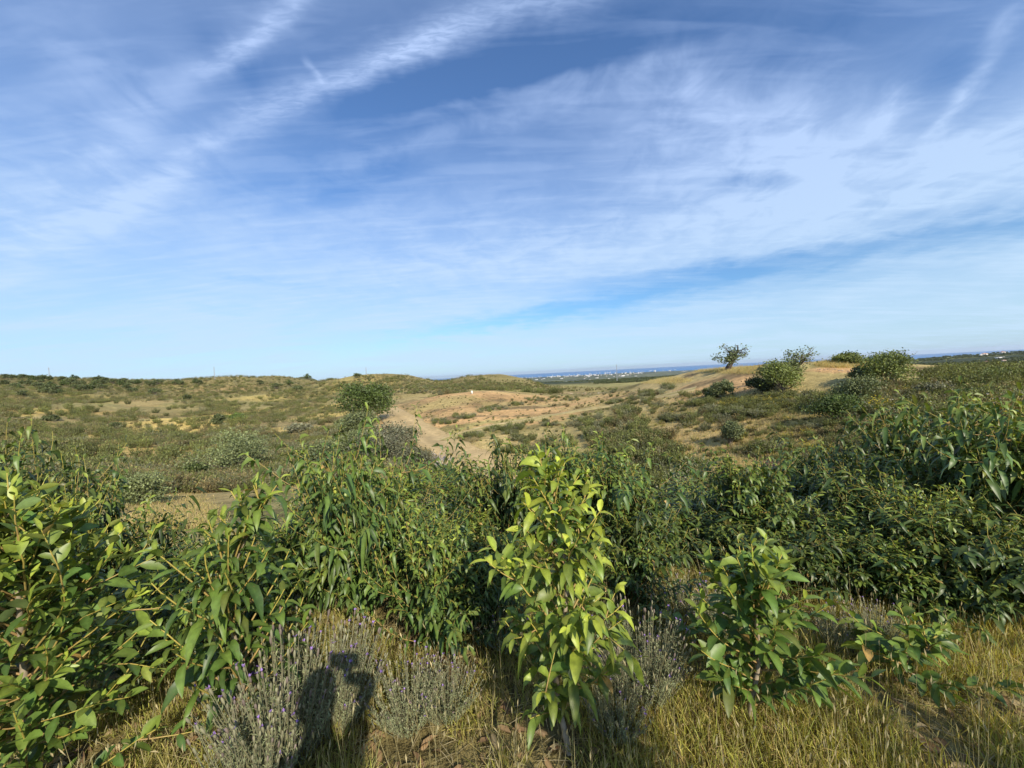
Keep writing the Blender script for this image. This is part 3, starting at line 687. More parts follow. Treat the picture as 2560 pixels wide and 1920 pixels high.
LV = [lavender(51, .62, .42, 230), lavender(52, .55, .36, 130)]
LP = []
for k, (u, v, dep, vi, rd, lab) in enumerate([
  (690,1600,1.80,0,.36,'largest grey-green lavender bush, on which the photographer\'s shadow falls'),
  (820,1600,1.98,0,.34,'lavender bush touching the largest one on its right'),
  (620,1740,1.58,1,.28,'lower lavender bush at the foot of the drooping sapling'),
  (1010,1650,1.95,1,.28,'loose flowering lavender below the pale wattle stem'),
  (1110,1670,2.0,1,.26,'lavender beside the dark gap left of the tall sapling'),
  (1600,1545,2.05,0,.30,'lavender bush just right of the tall sapling'),
  (1540,1690,1.85,1,.24,'low lavender at the foot of the tall sapling'),
  (1700,1445,2.7,1,.34,'lavender clump in the shade at the back of the grassy gap'),
  (1790,1510,2.5,1,.30,'purple-topped lavender clump behind the knee-high sapling'),
  (2190,1575,2.35,1,.22,'small purple lavender under the right-hand thicket'),
  (2100,1600,2.3,1,.18,'tiny lavender left of the one under the thicket'),
  (1270,1580,2.5,1,.3,'shaded lavender behind the stem of the tall sapling')]):
    x, y, g, h = place_top(u, v, dep); sc = (rd/.42, rd/.42, max(.25, h)/.64); rz = k*1.3
    while len(LP) <= vi: LP.append(None)
    if LP[vi] is None: LP[vi] = put_lav(LV[vi], (x, y, g), lab, rz, sc)
    else:
        c = copy_tree(LP[vi]); c.location = (x, y, g); c.rotation_euler = (0, 0, rz); c.scale = sc; c['label'] = lab

# ------------------------------------------------------------------ grass
def blades(N, X_, Y_, G_, hmin, hmax, w, cols, seed, lean=.35):
    r = np.random.default_rng(seed); mb = MB()
    base = np.stack([X_, Y_, G_], 1); a = r.random(N)*6.283; h = r.uniform(hmin, hmax, N)*r.uniform(.7, 1.1, N)
    tl = np.abs(r.normal(size=N))*lean
    d = np.stack([np.cos(a)*np.sin(tl), np.sin(a)*np.sin(tl), np.cos(tl)], 1)
    ci = r.integers(0, len(cols), N); c = np.array(cols)[ci]*r.uniform(.75, 1.2, (N, 1))
    leaves(mb, base, d, h, w*r.uniform(.6, 1.3, N), c, r.uniform(.05, .9, N), r.normal(size=N)*.1, (np.array([0, .4, .75, 1.0]), np.array([.7, 1, .7, .08])), .15, r.random(N)*3)
    return mb
GC = [LG([.42, .36, .11]), LG([.46, .39, .14]), LG([.37, .37, .07]), LG([.28, .30, .055]), LG([.34, .34, .07]), LG([.34, .25, .11])]
r = np.random.default_rng(99)
N = 230000; dep = 1.25+5.2*r.random(N)**1.35; a = r.uniform(-1, 1, N)*1.45; x = a*dep; y = dep
den = fbm(x, y, .45, 3, 20); keep = (den > .34+.12*r.random(N)+.12*np.clip((dep-2.6)/1.5, 0, 1)); x, y = x[keep], y[keep]; N = len(x)
ht = .6+.8*fbm(x, y, .8, 2, 21)
g = hbase(x, y)-.005
mb = blades(N, x, y, g, .08, .24, .0036, GC, 5, .5)
go = mb.build('grass', M_GRASS, None); tag(go, 'dry yellow and green grass covering the ground between the saplings', 'grass', kind='stuff')
# seed heads: stalks that stand above the grass
N = 3000; dep = 1.4+3.6*r.random(N)**1.2; x = r.uniform(-1, 1, N)*1.4*dep; y = dep; g = hbase(x, y)
mb = MB(); a = r.random(N)*6.283; tl = np.abs(r.normal(size=N))*.22; hh = r.uniform(.22, .42, N)
d = np.stack([np.cos(a)*np.sin(tl), np.sin(a)*np.sin(tl), np.cos(tl)], 1); base = np.stack([x, y, g], 1)
leaves(mb, base, d, hh, .0022, np.tile(LG([.42, .36, .18]), (N, 1)), .1, 0, ST3, .1, r.random(N)*3)
tip_ = base+hh[:, None]*(d*.975-np.array([0, 0, .075]))
leaves(mb, tip_-d*.02, d, r.uniform(.04, .065, N), .007, np.tile(LG([.46, .39, .22]), (N, 1))*r.uniform(.8, 1.2, (N, 1)), .3, 0, ST3, .3, r.random(N)*3)
so_ = mb.build('seeding_grass', M_GRASS, None); tag(so_, 'thin straw-coloured grass stalks with seed heads standing over the grass', 'grass', kind='stuff')
# fallen leaves and broken straw on the soil
N = 5000; dep = 1.3+2.8*r.random(N); x = r.uniform(-1, 1, N)*1.4*dep; y = dep; base = np.stack([x, y, hbase(x, y)+.012], 1)
d = rnd_dir(N, r); d[:, 2] = np.abs(d[:, 2])*.15; mb = MB(); k = r.random(N) < .35
leaves(mb, base[k], d[k], r.uniform(.05, .11, k.sum()), .026, np.array([LG([.30, .20, .10]), LG([.22, .14, .07]), LG([.38, .30, .16])])[r.integers(0, 3, k.sum())], .15, r.normal(size=k.sum())*.2, ST4, .35, r.normal(size=k.sum())*.5)
leaves(mb, base[~k], d[~k], r.uniform(.08, .22, (~k).sum()), .004, np.tile(LG([.50, .42, .24]), ((~k).sum(), 1))*r.uniform(.7, 1.15, ((~k).sum(), 1)), .1, 0, ST3, .2, 0*d[~k][:, 0])
tag(mb.build('leaf_litter', M_GRASS), 'fallen brown leaves and broken straw on the soil between the saplings', 'leaf litter', kind='stuff')
#==PART3==

# ================================================================== midground trees and shrubs
def crown_tree(seed, h, rx, rz, cz, nclump, leaf, nleaf, col, trunk_r=.16, lobes=6, limbs=9, gap=.0, stems=1, flat=1.0):
    """trunk and limbs carrying clumps of small leaves; clumps sit on uneven lobes"""
    r = np.random.default_rng(seed); tr, fo = MB(), MB()
    lc = rnd_dir(lobes, r)*LG([rx*.52, rx*.52, rz*.45])+LG([0, 0, cz]); lr = r.uniform(.42, .68, lobes)
    ci = r.integers(0, lobes, nclump); dd = rnd_dir(nclump, r); dd[:, 2] = np.where(dd[:, 2] < -.75, -dd[:, 2], dd[:, 2]); dd = unit(dd)
    cen = lc[ci]+dd*(lr[ci]*r.uniform(.7, 1.0, nclump)**.5)[:, None]*LG([rx, rx, rz*.8*flat])
    if gap: cen = cen[fbm(cen[:, 0]*3+seed, cen[:, 2]*3, 1, 2) > gap]
    cen[:, 2] = np.where(cen[:, 2] < h*.05, h*r.uniform(.05, .3, len(cen)), cen[:, 2])
    for s_ in range(stems):
        o = LG([r.normal()*.12, r.normal()*.12, 0])*(stems > 1)*rx; fork = LG([r.normal()*.12*rx, r.normal()*.12*rx, max(.10*h, cz-rz*.85)])+o
        P_ = np.stack([o, o*.9+LG([0, 0, fork[2]*.5])+LG([.03, 0, 0]), fork]); tr.tube(P_, [trunk_r, trunk_r*.8, trunk_r*.7], LG([.13, .105, .08]), 7)
        for k in range(limbs):
            e = cen[r.integers(0, len(cen))]; mid = fork*.45+e*.55+r.normal(size=3)*.08*rx+LG([0, 0, -.05*h])
            tt_ = np.linspace(0, 1, 6)[:, None]; Q = fork*(1-tt_)**2+2*mid*tt_*(1-tt_)+e*tt_**2
            tr.tube(Q, trunk_r*.5*(1-.8*tt_[:, 0]), LG([.15, .125, .10]), 5)
    n = len(cen)*nleaf; cr = rx*.17
    c0 = np.repeat(cen, nleaf, 0)+r.normal(size=(n, 3))*LG([cr, cr, cr*.7])
    a = rnd_dir(n, r); bb = unit(np.cross(a, rnd_dir(n, r)))
    # leaves face mostly up and outwards
    s = leaf*r.uniform(.6, 1.3, n)[:, None]
    cl = np.repeat(r.uniform(.5, 1.45, (len(cen), 1)), nleaf, 0)*r.uniform(.7, 1.3, (n, 1))
    quads(fo, c0, a*s*.5, bb*s*.3, np.array(col)*cl)
    return tr, fo
def put_tree(b, name, loc, label, cat, group=None, rz=0, sc=1.0, mat_=None):
    t = empty(name, loc, rz, (sc, sc, sc)); tag(t, label, cat, group)
    b[0].build('trunk', M_BARK, t, True); b[1].build('crown', mat_ or M_OAK, t); return t
def ground_px(u, v, rmin=14): 
    p, rr_ = hit(u, v, rmin); return p, rr_
def pxm(p): return FPX/p[1]      # pixels per metre (in the photograph) at this point
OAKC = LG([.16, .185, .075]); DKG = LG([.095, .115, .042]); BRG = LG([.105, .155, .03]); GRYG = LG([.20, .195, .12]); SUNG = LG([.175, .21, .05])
# u, v of base, width px, height px, seed, colour, label, clumps, kind
TR = [
 (918,1056,120,104,61,BRG*.72,'big bright green tree left of the bend in the dirt road','tree',260,.0),
 (905,1082,92,70,62,OAKC*1.1,'paler grey-green oak directly before the big bright green tree','tree',110,.0),
 (572,1188,175,112,63,OAKC*1.2,'largest spreading holm oak on the left valley slope','tree',220,.42),
 (478,1200,70,46,64,BRG*.8,'dark low tree at the lower left of the largest holm oak','tree',60,.0),
 (352,1262,118,78,65,OAKC*1.25,'rounded holm oak low in the left valley, below the large one','tree',170,.42),
 (545,1061,26,30,66,DKG,'small dark oak at the end of the yellow clearing','tree',50,0),
 (590,1052,38,20,67,BRG*.9,'flat bright green bush right of the small dark oak','bush',50,0),
 (740,1090,60,32,68,GRYG,'greyish round shrub in the left valley beside the wattle tip','bush',60,.3),
 (125,1052,26,13,69,DKG,'dark shrub under the small yellow clearing at far left','bush',40,0),
 (290,1072,24,16,70,DKG*1.2,'round dark shrub left of the yellow clearing','bush',40,0),
 (468,1000,16,14,71,DKG*.8,'solitary black-green round bush on the hillside above the yellow clearing','bush',30,0),
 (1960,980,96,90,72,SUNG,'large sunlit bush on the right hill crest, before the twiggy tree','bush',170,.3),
 (1903,978,60,44,73,DKG*.6,'dark shaded bush at the left foot of the large sunlit crest bush','bush',90,.0),  # crown colour lowered to carry the shade beside the crest bush
 (2122,912,68,30,74,SUNG*.8,'dome-shaped oak peeking over the grassy crest','tree',90,0),
 (2225,962,104,84,75,SUNG,'dense round sunlit tree at the right end of the grassy crest','tree',200,.25),
 (2160,955,56,40,76,DKG*.7,'dark bush in the shade left of the dense round tree','bush',80,0),  # shade of the round tree is put into this crown colour
 (2150,1012,100,72,77,OAKC*1.0,'broad grey-green oak on the slope below the crest','tree',170,.35),
 (2105,1052,110,62,78,BRG*.8,'wide green bush below the broad grey-green oak','bush',150,.35),
 (1805,992,46,46,79,OAKC*1.1,'small upright oak on the bare orange soil left of the crest bush','tree',90,.3),
 (1770,990,34,20,80,DKG*.8,'low dark bush at the foot of the small upright oak','bush',40,0),
 (1828,1112,54,64,81,OAKC*.95,'isolated round grey-green bush in the middle of the dry slope','bush',120,.35),
 (2420,1000,60,34,82,BRG*.7,'dark green bush on the far right slope','bush',60,.3),
 (2330,985,60,30,83,GRYG*.9,'grey twiggy bush on the far right slope','bush',60,.4),
 (990,1110,110,60,84,GRYG*.9,'grey-leaved scrub bush on the left bank of the dirt road','bush',120,.3),
 (1045,1178,104,74,85,GRYG*.72,'grey twiggy bush with dead branches beside the dirt road','bush',150,.38),
 (950,1160,120,90,86,GRYG*.8,'grey-green scrub bush left of the dead-branched one','bush',140,.3),
 (880,1150,120,80,87,OAKC,'olive scrub bush on the slope behind the conical wattle','bush',120,.3),
 (1108,1200,46,40,88,BRG*.8,'green shrub at the right foot of the dead-branched bush','bush',70,.0),
 (800,1170,110,70,89,OAKC*.9,'olive scrub bush at the right side of the left valley','bush',120,.3),
 (2500,960,90,40,90,SUNG*.9,'sunlit green bush at the right edge of the hill','bush',80,.2),
]
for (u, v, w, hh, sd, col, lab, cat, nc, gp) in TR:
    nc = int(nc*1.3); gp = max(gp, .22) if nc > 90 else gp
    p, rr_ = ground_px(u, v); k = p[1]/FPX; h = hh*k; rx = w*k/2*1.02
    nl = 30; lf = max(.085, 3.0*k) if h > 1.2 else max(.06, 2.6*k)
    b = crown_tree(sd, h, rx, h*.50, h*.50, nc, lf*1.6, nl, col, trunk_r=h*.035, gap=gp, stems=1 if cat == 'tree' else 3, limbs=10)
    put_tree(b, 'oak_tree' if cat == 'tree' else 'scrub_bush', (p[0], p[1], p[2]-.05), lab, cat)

# bare or half-bare trees
def twigs(mb, p, d, ln, rad, depth, r, col, spread=.6, out=None, seg=5):
    P_ = [p]; dd = d
    for k in range(seg): dd = unit(dd+r.normal(size=3)*.20); P_.append(P_[-1]+dd*ln/seg)
    P_ = np.array(P_); mb.tube(P_, np.linspace(rad, rad*.55, len(P_)), col, 5 if depth > 1 else 3)
    if out is not None and depth <= 1: out.append(P_[-1]); out.append(P_[-2])
    if depth > 0:
        for _ in range(r.integers(3, 5)):
            i = r.integers(2, len(P_)); twigs(mb, P_[i], unit(dd+r.normal(size=3)*spread), ln*r.uniform(.55, .8), rad*.5, depth-1, r, col, spread, out, seg)
def bare_tree(seed, h, lean, col, depth=4, leafy=0, leafcol=OAKC, leafsz=.14, spread=.62, trunk=.25, tr_r=.042):
    r = np.random.default_rng(seed); tr, fo = MB(), MB(); ends = []
    twigs(tr, LG([0, 0, 0.]), unit(LG([lean, 0, 1])), h*trunk, h*tr_r, depth, r, col, spread, ends)
    if leafy and ends:
        e = np.array(ends); e = e[np.argsort(e[:, 0]+r.normal(size=len(e))*.2*h)][:int(len(e)*leafy)]
        c = np.repeat(e, 10, 0)+r.normal(size=(len(e)*10, 3))*.035*h; n = len(c); a = rnd_dir(n, r); bb = unit(np.cross(a, rnd_dir(n, r)))
        quads(fo, c, a*leafsz*.5, bb*leafsz*.3, leafcol*r.uniform(.7, 1.3, (n, 1)))
    else: fo = None
    return tr, fo
def put_bare(b, name, loc, label, cat, part='branches', rz=0):
    t = empty(name, loc, rz); tag(t, label, cat); b[0].build('trunk', M_BARK, t, True)
    if b[1]: b[1].build('crown', M_OAK, t)
    return t
for (u, v, hh, sd, col, leafy, lean, lab, cat, tk, spread) in [
  (1820,925,66,101,LG([.10,.08,.07]),.20,.1,'lone half-bare tree leaning on the skyline of the right hill','tree',.27,.62),
  (1978,942,74,107,LG([.14,.12,.10]),.40,.15,'grey twiggy half-dead tree behind the large crest bush','tree',.26,.6),
  (1890,930,20,103,LG([.12,.10,.09]),0,.3,'tiny bare bush on the skyline right of the lone tree','bush',.3,.7),
  (1925,1205,84,104,LG([.085,.06,.055]),0,-.5,'dead tree with bare dark branches in the dip behind the wattles','dead tree',.30,.8),
  (2010,1205,50,105,LG([.11,.09,.09]),0,.9,'fallen dead branch right of the bare dead tree','dead branch',.32,.7),
  (1072,1176,58,106,LG([.42,.38,.36]),0,.4,'bleached dead branch sticking out of the grey bush by the road','dead branch',.3,.7)]:
    p, rr_ = ground_px(u, v); h = hh*p[1]/FPX
    if lab.startswith('bleached'): p = p*1.0; p[1] -= .9
    b = bare_tree(sd, h, lean, col, 4, leafy*.8, DKG*1.3, max(.10, h*.032), spread, tk); 
    zmax = max(v_[:, 2].max() for v_ in b[0].v); 
    t = put_bare(b, 'dead_branch' if 'branch' in cat else ('dead_tree' if cat == 'dead tree' else ('bare_bush' if cat == 'bush' else 'half_bare_tree')), (p[0], p[1], p[2]-.05), lab, cat)
    s_ = h/zmax; wx = 1.5 if lab.startswith('lone') else 1.15; t.scale = (s_*wx, s_*wx, s_)

# skyline trees on the left hills
SKY = [(12,941),(28,940),(48,938),(56,939),(70,939),(82,945),(94,945),(110,943),(125,943),(155,946),(170,949),(184,944),(238,947),(244,951),(250,946),(262,949),(280,951),(300,951),(313,951),(330,952),(345,953),(372,954),(395,954),(440,953),(448,952),(455,953),(488,950),(497,953),(890,937),(770,941)]
CL = [(15,958),(40,962),(57,956),(75,958),(92,964),(50,968),(100,952),(115,968),(128,964),(140,972),(118,976),(150,978),(132,982),(185,966),(196,970),(205,972),(215,970),(226,971),(180,955),(200,958),(160,960),(260,956),(255,966),(300,960),(320,967),(330,975),(345,955),(378,960),(386,980),(240,960),(60,985),(690,966),(725,958),(650,958),(745,972)]
PT = [crown_tree(201, 5, 2.6, 2.0, 3.0, 40, .75, 14, DKG*.9, .2), crown_tree(202, 5, 3.2, 1.9, 2.9, 46, .75, 14, DKG*1.1, .22), crown_tree(203, 5, 2.2, 2.2, 3.1, 36, .7, 14, BRG*.6, .18)]
PTo = [None]*3; rq = np.random.default_rng(5)
for k, (u, v) in enumerate(SKY+CL):
    p, rr_ = ground_px(u, v+7 if k >= len(SKY) else v+9, 60); s_ = (rq.uniform(11, 17) if k < len(SKY) else rq.uniform(12, 18))*p[1]/FPX/5*1.0
    if k < len(SKY): lab, gp = 'dark round tree far off along the left skyline', 'trees along the left skyline'
    else: lab, gp = 'dark round tree on the upper slope of the left hillside', 'trees scattered on the left hillside'
    i = k % 3
    if PTo[i] is None: PTo[i] = t = put_tree(PT[i], 'round_tree', p-LG([0, 0, .2]), lab, 'tree', gp, 0, s_)
    else:
        t = copy_tree(PTo[i]); t.location = p-LG([0, 0, .2]); wx = 1.5 if lab.startswith('lone') else 1.15; t.scale = (s_*wx, s_*wx, s_); t['label'] = lab; t['group'] = gp
    t.rotation_euler = (0, 0, rq.random()*6.28)

# ------------------------------------------------------------------ scrub
def shrub(seed, kind, n, leafn):
    """metre-high shrub of upright leafy twigs"""
    r = np.random.default_rng(seed); mb = MB()
    a = r.random(n)*6.283; q_ = np.sqrt(r.random(n)); tl = q_*(.75 if kind != 'up' else .5)
    d = np.stack([np.cos(a)*np.sin(tl), np.sin(a)*np.sin(tl), np.cos(tl)], 1); ln = r.uniform(.6, 1.05, n)*(1-.2*q_)
    p0 = np.stack([np.cos(a), np.sin(a), 0*a], 1)*q_[:, None]*.3
    for k in range(0, n, 3): mb.tube(np.stack([p0[k], p0[k]+d[k]*ln[k]]), [.012, .004], LG([.13, .10, .07]), 3)
    i = np.repeat(np.arange(n), leafn); s = r.uniform(.12, 1.0, len(i)); c = p0[i]+d[i]*(ln[i]*s)[:, None]+r.normal(size=(len(i), 3))*.03
    col = {'green': LG([.155, .165, .045]), 'grey': LG([.20, .20, .12]), 'up': LG([.15, .165, .048]), 'yellow': LG([.22, .21, .05]), 'brown': LG([.21, .165, .075]), 'white': LG([.15, .165, .05])}[kind]
    dd = unit(d[i]+rnd_dir(len(i), r)*.8); bb = unit(np.cross(dd, rnd_dir(len(i), r)))
    z_ = r.uniform(.06, .11, len(i))[:, None]
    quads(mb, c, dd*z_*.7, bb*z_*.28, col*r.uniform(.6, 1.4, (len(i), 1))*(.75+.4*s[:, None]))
    if kind in ('yellow', 'white'):
        m_ = 60 if kind == 'yellow' else 16; k = r.integers(0, n, m_); c = p0[k]+d[k]*ln[k][:, None]+r.normal(size=(m_, 3))*.03
        a_ = unit(rnd_dir(m_, r)*.4+LG([1, 0, 0])); b_ = unit(np.cross(LG([0, 0, 1.]), a_))
        quads(mb, c+LG([0, 0, .03]), a_*.05, b_*.05, np.tile(LG([.60, .47, .03]) if kind == 'yellow' else LG([.75, .73, .66]), (m_, 1)))
    return mb
KINDS = [('green', 301, 46, 14), ('green', 302, 40, 14), ('up', 303, 52, 14), ('up', 304, 38, 14), ('grey', 305, 50, 14), ('brown', 306, 46, 12), ('yellow', 307, 40, 12), ('white', 308, 44, 14), ('green', 309, 16, 8), ('brown', 310, 14, 8), ('grey', 311, 14, 8)]
SM = []
for kd, sd, n_, ln_ in KINDS:
    me = shrub(sd, kd, n_, ln_).mesh('shrub_'+kd); me.materials.append(M_LEAF); SM.append(me)
pc = bpy.data.collections.new('scrub_source')
for i, me in enumerate(SM):
    o = bpy.data.objects.new('scrub_source_%02d' % i, me); pc.objects.link(o)

# ellipse zones in the picture plane are turned into ground positions by ray casting; each entry: u v ru rv count size kinds
def sample(u, v, ru, rv, n, smin, smax, kinds, r, rmin=14, rmax=1e9):
    a = r.random(n)*6.283; q_ = np.sqrt(r.random(n)); P_, rr_ = hitN(u+ru*q_*np.cos(a), v+rv*q_*np.sin(a), rmin)
    return [(p[0], p[1], p[2], r.uniform(smin, smax), r.choice(kinds)) for p, q2 in zip(P_, rr_) if q2 < rmax]
r = np.random.default_rng(77); S = []
S += sample(1540,1080,80,60,105,.6,1.5,[2,3,2,0,4,5],r); S += sample(1600,1130,100,50,115,.6,1.4,[2,3,2,5,4],r); S += sample(1640,1190,120,44,85,.5,1.4,[2,3,0,4],r)
S += sample(1480,1060,60,25,30,.6,1.0,[4,2],r); S += sample(1450,1170,110,20,70,.8,1.2,[2,3,0],r)
S += sample(1330,1115,110,26,18,.8,1.2,[2,3],r)
for (u, v, ru, n) in [(1300,1130,60,40),(1160,1042,26,20),(1215,1028,26,16),(1240,1020,30,18),(1290,1010,30,18),(1160,1090,22,12),(1190,1090,18,12),(1245,1075,34,34),(1290,1070,24,16),(1310,1100,24,14),(1375,1060,22,16),(1315,1055,20,8),(1275,1085,20,10),
     (1345,1000,30,18),(1390,998,20,10),(1430,998,22,16),(1530,977,14,9),(1555,1008,44,40),(1600,1000,30,20),(1625,985,36,26),(1670,968,18,14),(1095,1055,24,12),(1120,1055,20,8),(1870,1040,60,26),(1800,1030,50,20),(1700,1050,50,26),(1740,1010,40,20),(1900,1130,40,16),(1690,1190,40,18)]:
    S += sample(u, v, ru, 6, n, .55, .95, [2,3,4,4,0], r)
S += sample(1990,1010,140,26,100,.5,.9,[0,2,4,7,0],r); S += sample(2350,1010,230,55,300,.5,1.0,[0,2,7,0,5,2,0,4,5,6],r); S += sample(2050,1110,230,50,110,.35,.7,[6,2,0,5,2,4],r); S += sample(1760,1090,140,70,60,.3,.6,[6,0,5],r)
S += sample(2200,1080,160,50,80,.4,.85,[0,2,5,4,5],r); S += sample(1900,1010,100,14,70,.5,.8,[2,0,6],r); S += sample(2450,945,140,26,220,.7,1.2,[0,2,0],r); S += sample(1850,1215,140,24,60,.5,.9,[0,2,5],r)
S += sample(860,1130,110,55,240,.9,1.4,[0,2,4,5],r); S += sample(1010,1150,90,40,130,.8,1.3,[4,5,4],r); S += sample(700,1150,120,50,260,.8,1.3,[0,2,4,5],r); S += sample(1120,1215,70,20,50,.8,1.2,[0,2],r)
S += sample(1060,972,120,14,420,.9,1.6,[0,5,4,2],r,125); S += sample(1230,966,110,10,420,.9,1.6,[0,2,5],r,135); S += sample(1400,972,120,7,200,.9,1.5,[0,2,5],r,150); S += sample(1250,960,200,9,260,.9,1.5,[0,2,5],r,140)
S += sample(240,1180,240,40,150,.7,1.2,[0,4,5,2],r)
S += sample(1250,1045,290,62,520,.18,.42,[5,4,0,2],r); S += sample(1850,1060,260,90,380,.18,.36,[5,6,3,5],r); S += sample(1620,1000,200,30,200,.2,.4,[5,4,0],r)
S += sample(430,1066,110,18,60,.5,1.1,[0,4,5],r,60); S += sample(110,1070,60,12,14,.5,1.0,[0,4],r,60)
S += sample(300,1120,340,70,90,1.5,2.4,[2,3,0],r,45); S += sample(400,1010,420,50,160,1.6,2.6,[2,3,0],r,110)
for _ in range(110):
    d_ = ray(r.uniform(1075, 1400), 975); a_ = math.atan2(d_.x, d_.y); q_ = r.uniform(121, 142); S.append((math.sin(a_)*q_, math.cos(a_)*q_, gz(math.sin(a_)*q_, math.cos(a_)*q_), r.uniform(1.8, 3.0), r.choice([2, 3, 0, 0])))
S += sample(1700,1030,200,50,80,.5,.95,[2,0,4,5],r); S += sample(1480,1000,200,22,50,.5,.9,[2,4,5],r)
# open hillsides: even cover in the picture, thinned by large noise so clearings stay
def clear(u, v):
    for (cu, cv, ru, rv, col, s) in patches[:14]:
        if ((u-cu)/ru)**2+((v-cv)/(rv*1.1))**2 < 1.0: return .2
    return 1.0
NB_ = 15000; U = r.uniform(-60, 1400, NB_); Vv = r.uniform(938, 1240, NB_)**1.0
HP, HR = hitN(U, Vv, 30)
for u, v, p, rr_ in zip(U, Vv, HP, HR):
    if u > 1000 and v > 975: continue
    if ((u-435)/100)**2+((v-1285)/48)**2 < 1: continue
    if u > 900 and v > 1000: continue
    if fbm(p[0:1], p[1:2], 7+rr_*.06, 3, 33)[0] < (.41 if rr_ < 130 else .37): continue
    if rr_ > 850 or rr_ < 32: continue
    if r.random() > clear(u, v): continue
    base = min(1.9, 1.0+.003*rr_); k = r.choice([0, 5, 5, 4, 2, 1]) if rr_ < 110 else r.choice([8, 9, 9, 10, 8, 0])
    S.append((p[0], p[1], p[2], base*r.uniform(.7, 1.35), k))
    if rr_ > 150:
        for _ in range(2):
            dx, dy = r.normal(size=2)*rr_*.012; S.append((p[0]+dx, p[1]+dy*1.8, None, base*r.uniform(.6, 1.2), k))
S = np.array([(a, b_, np.nan if c is None else c, d_, e) for a, b_, c, d_, e in S])
nanz = np.isnan(S[:, 2]); S[nanz, 2] = hbase(S[nanz, 0], S[nanz, 1])
dist = np.hypot(S[:, 0], S[:, 1]); dr_ = np.sqrt(((S[:, None, :2]-ROAD[None, ::4])**2).sum(-1)).min(1)
dt_ = np.sqrt(((S[:, None, :2]-TRK[None, ::4])**2).sum(-1)).min(1)
ok = (dr_ > 3.0) & (dt_ > 1.5); S, dist = S[ok], dist[ok]
rank = np.argsort(-S[:, 3]/dist)
LABK = {'green': ('rockrose_bush', 'green rockrose shrub among the scrub on the slopes'), 'up': ('rockrose_bush', 'upright dark green shrub among the scrub on the slopes'), 'grey': ('grey_bush', 'silvery grey shrub among the scrub on the slopes'),
        'brown': ('heather_bush', 'brownish dry shrub among the scrub on the slopes'), 'yellow': ('yellow_flowering_bush', 'low shrub topped with small yellow flowers on the dry slope'), 'white': ('white_flowering_bush', 'green shrub dotted with white flowers on the right-hand slope')}
def to_px(x, y, z):
    d = Vector((x, y, z-EYE)); k = d.dot(_F); return 1280+FPX*d.dot(_R)/k, 960-FPX*d.dot(_U)/k
LM = [((915,1040),'the big bright green tree'),((572,1150),'the largest holm oak'),((352,1240),'the low rounded holm oak'),((1060,1150),'the grey bush by the road'),((1180,980),'the white marker post'),((1540,1080),'the dark shrub thicket'),
 ((1828,1090),'the isolated round bush'),((1925,1170),'the bare dead tree'),((1805,970),'the small upright oak'),((1962,940),'the large crest bush'),((2150,990),'the broad grey-green oak'),((2225,920),'the dense round crest tree'),((1818,900),'the lone half-bare tree'),
 ((2420,980),'the dark far right bush'),((1390,1025),'the orange bank'),((1250,1110),'the straw patch by the road'),((2010,1060),'the yellow sandy patch'),((1630,1190),'the foot of the shrub thicket'),((2500,940),'the right edge bush'),((1700,1000),'the bare orange soil'),((545,1045),'the small dark oak'),((2300,1100),'the right-hand thicket'),((110,1070),'the small yellow clearing')]
def whereabouts(lab, s):
    u, v = to_px(s[0], s[1], s[2]); k = min(range(len(LM)), key=lambda i: math.hypot(LM[i][0][0]-u, (LM[i][0][1]-v)*1.8)); (a, c), nm = LM[k]
    side = ('right of' if u > a else 'left of') if abs(u-a) > abs(v-c)*1.5 else ('below' if v > c else 'above')
    d_ = math.hypot(u-a, v-c); near_ = 'just ' if d_ < 40 else ('well ' if d_ > 110 else ''); sz = 'small' if s[3] < .65 else ('large' if s[3] > 1.05 else 'middling')
    return '%s %s, %s%s %s' % (sz, lab, near_, side, nm), '%ss near %s' % (lab, nm)
LABK = {'green': ('rockrose_bush', 'green rockrose shrub'), 'up': ('rockrose_bush', 'dark upright shrub'), 'grey': ('grey_bush', 'silvery grey shrub'), 'brown': ('heather_bush', 'dry brownish shrub'), 'yellow': ('yellow_flowering_bush', 'yellow-flowered shrub'), 'white': ('white_flowering_bush', 'white-flowered shrub')}
cnt = {}; taken = np.zeros(len(S), bool); cap = {'green': 130, 'up': 170, 'grey': 90, 'brown': 90, 'yellow': 110, 'white': 90}
for i in rank:
    kd = KINDS[int(S[i, 4])][0]
    if cnt.get(kd, 0) >= cap[kd]: continue
    if dist[i] > 170: continue
    cnt[kd] = cnt.get(kd, 0)+1; taken[i] = True
    nm, lab = LABK[kd]; lab, grp = whereabouts(lab, S[i]); o = bpy.data.objects.new(nm, SM[int(S[i, 4])]); COL.objects.link(o)
    o.location = (S[i, 0], S[i, 1], S[i, 2]-.04); s_ = S[i, 3]; o.scale = (s_, s_, s_*r.uniform(.8, 1.15)); o.rotation_euler = (0, 0, r.random()*6.28)
    tag(o, lab, 'shrub', grp)
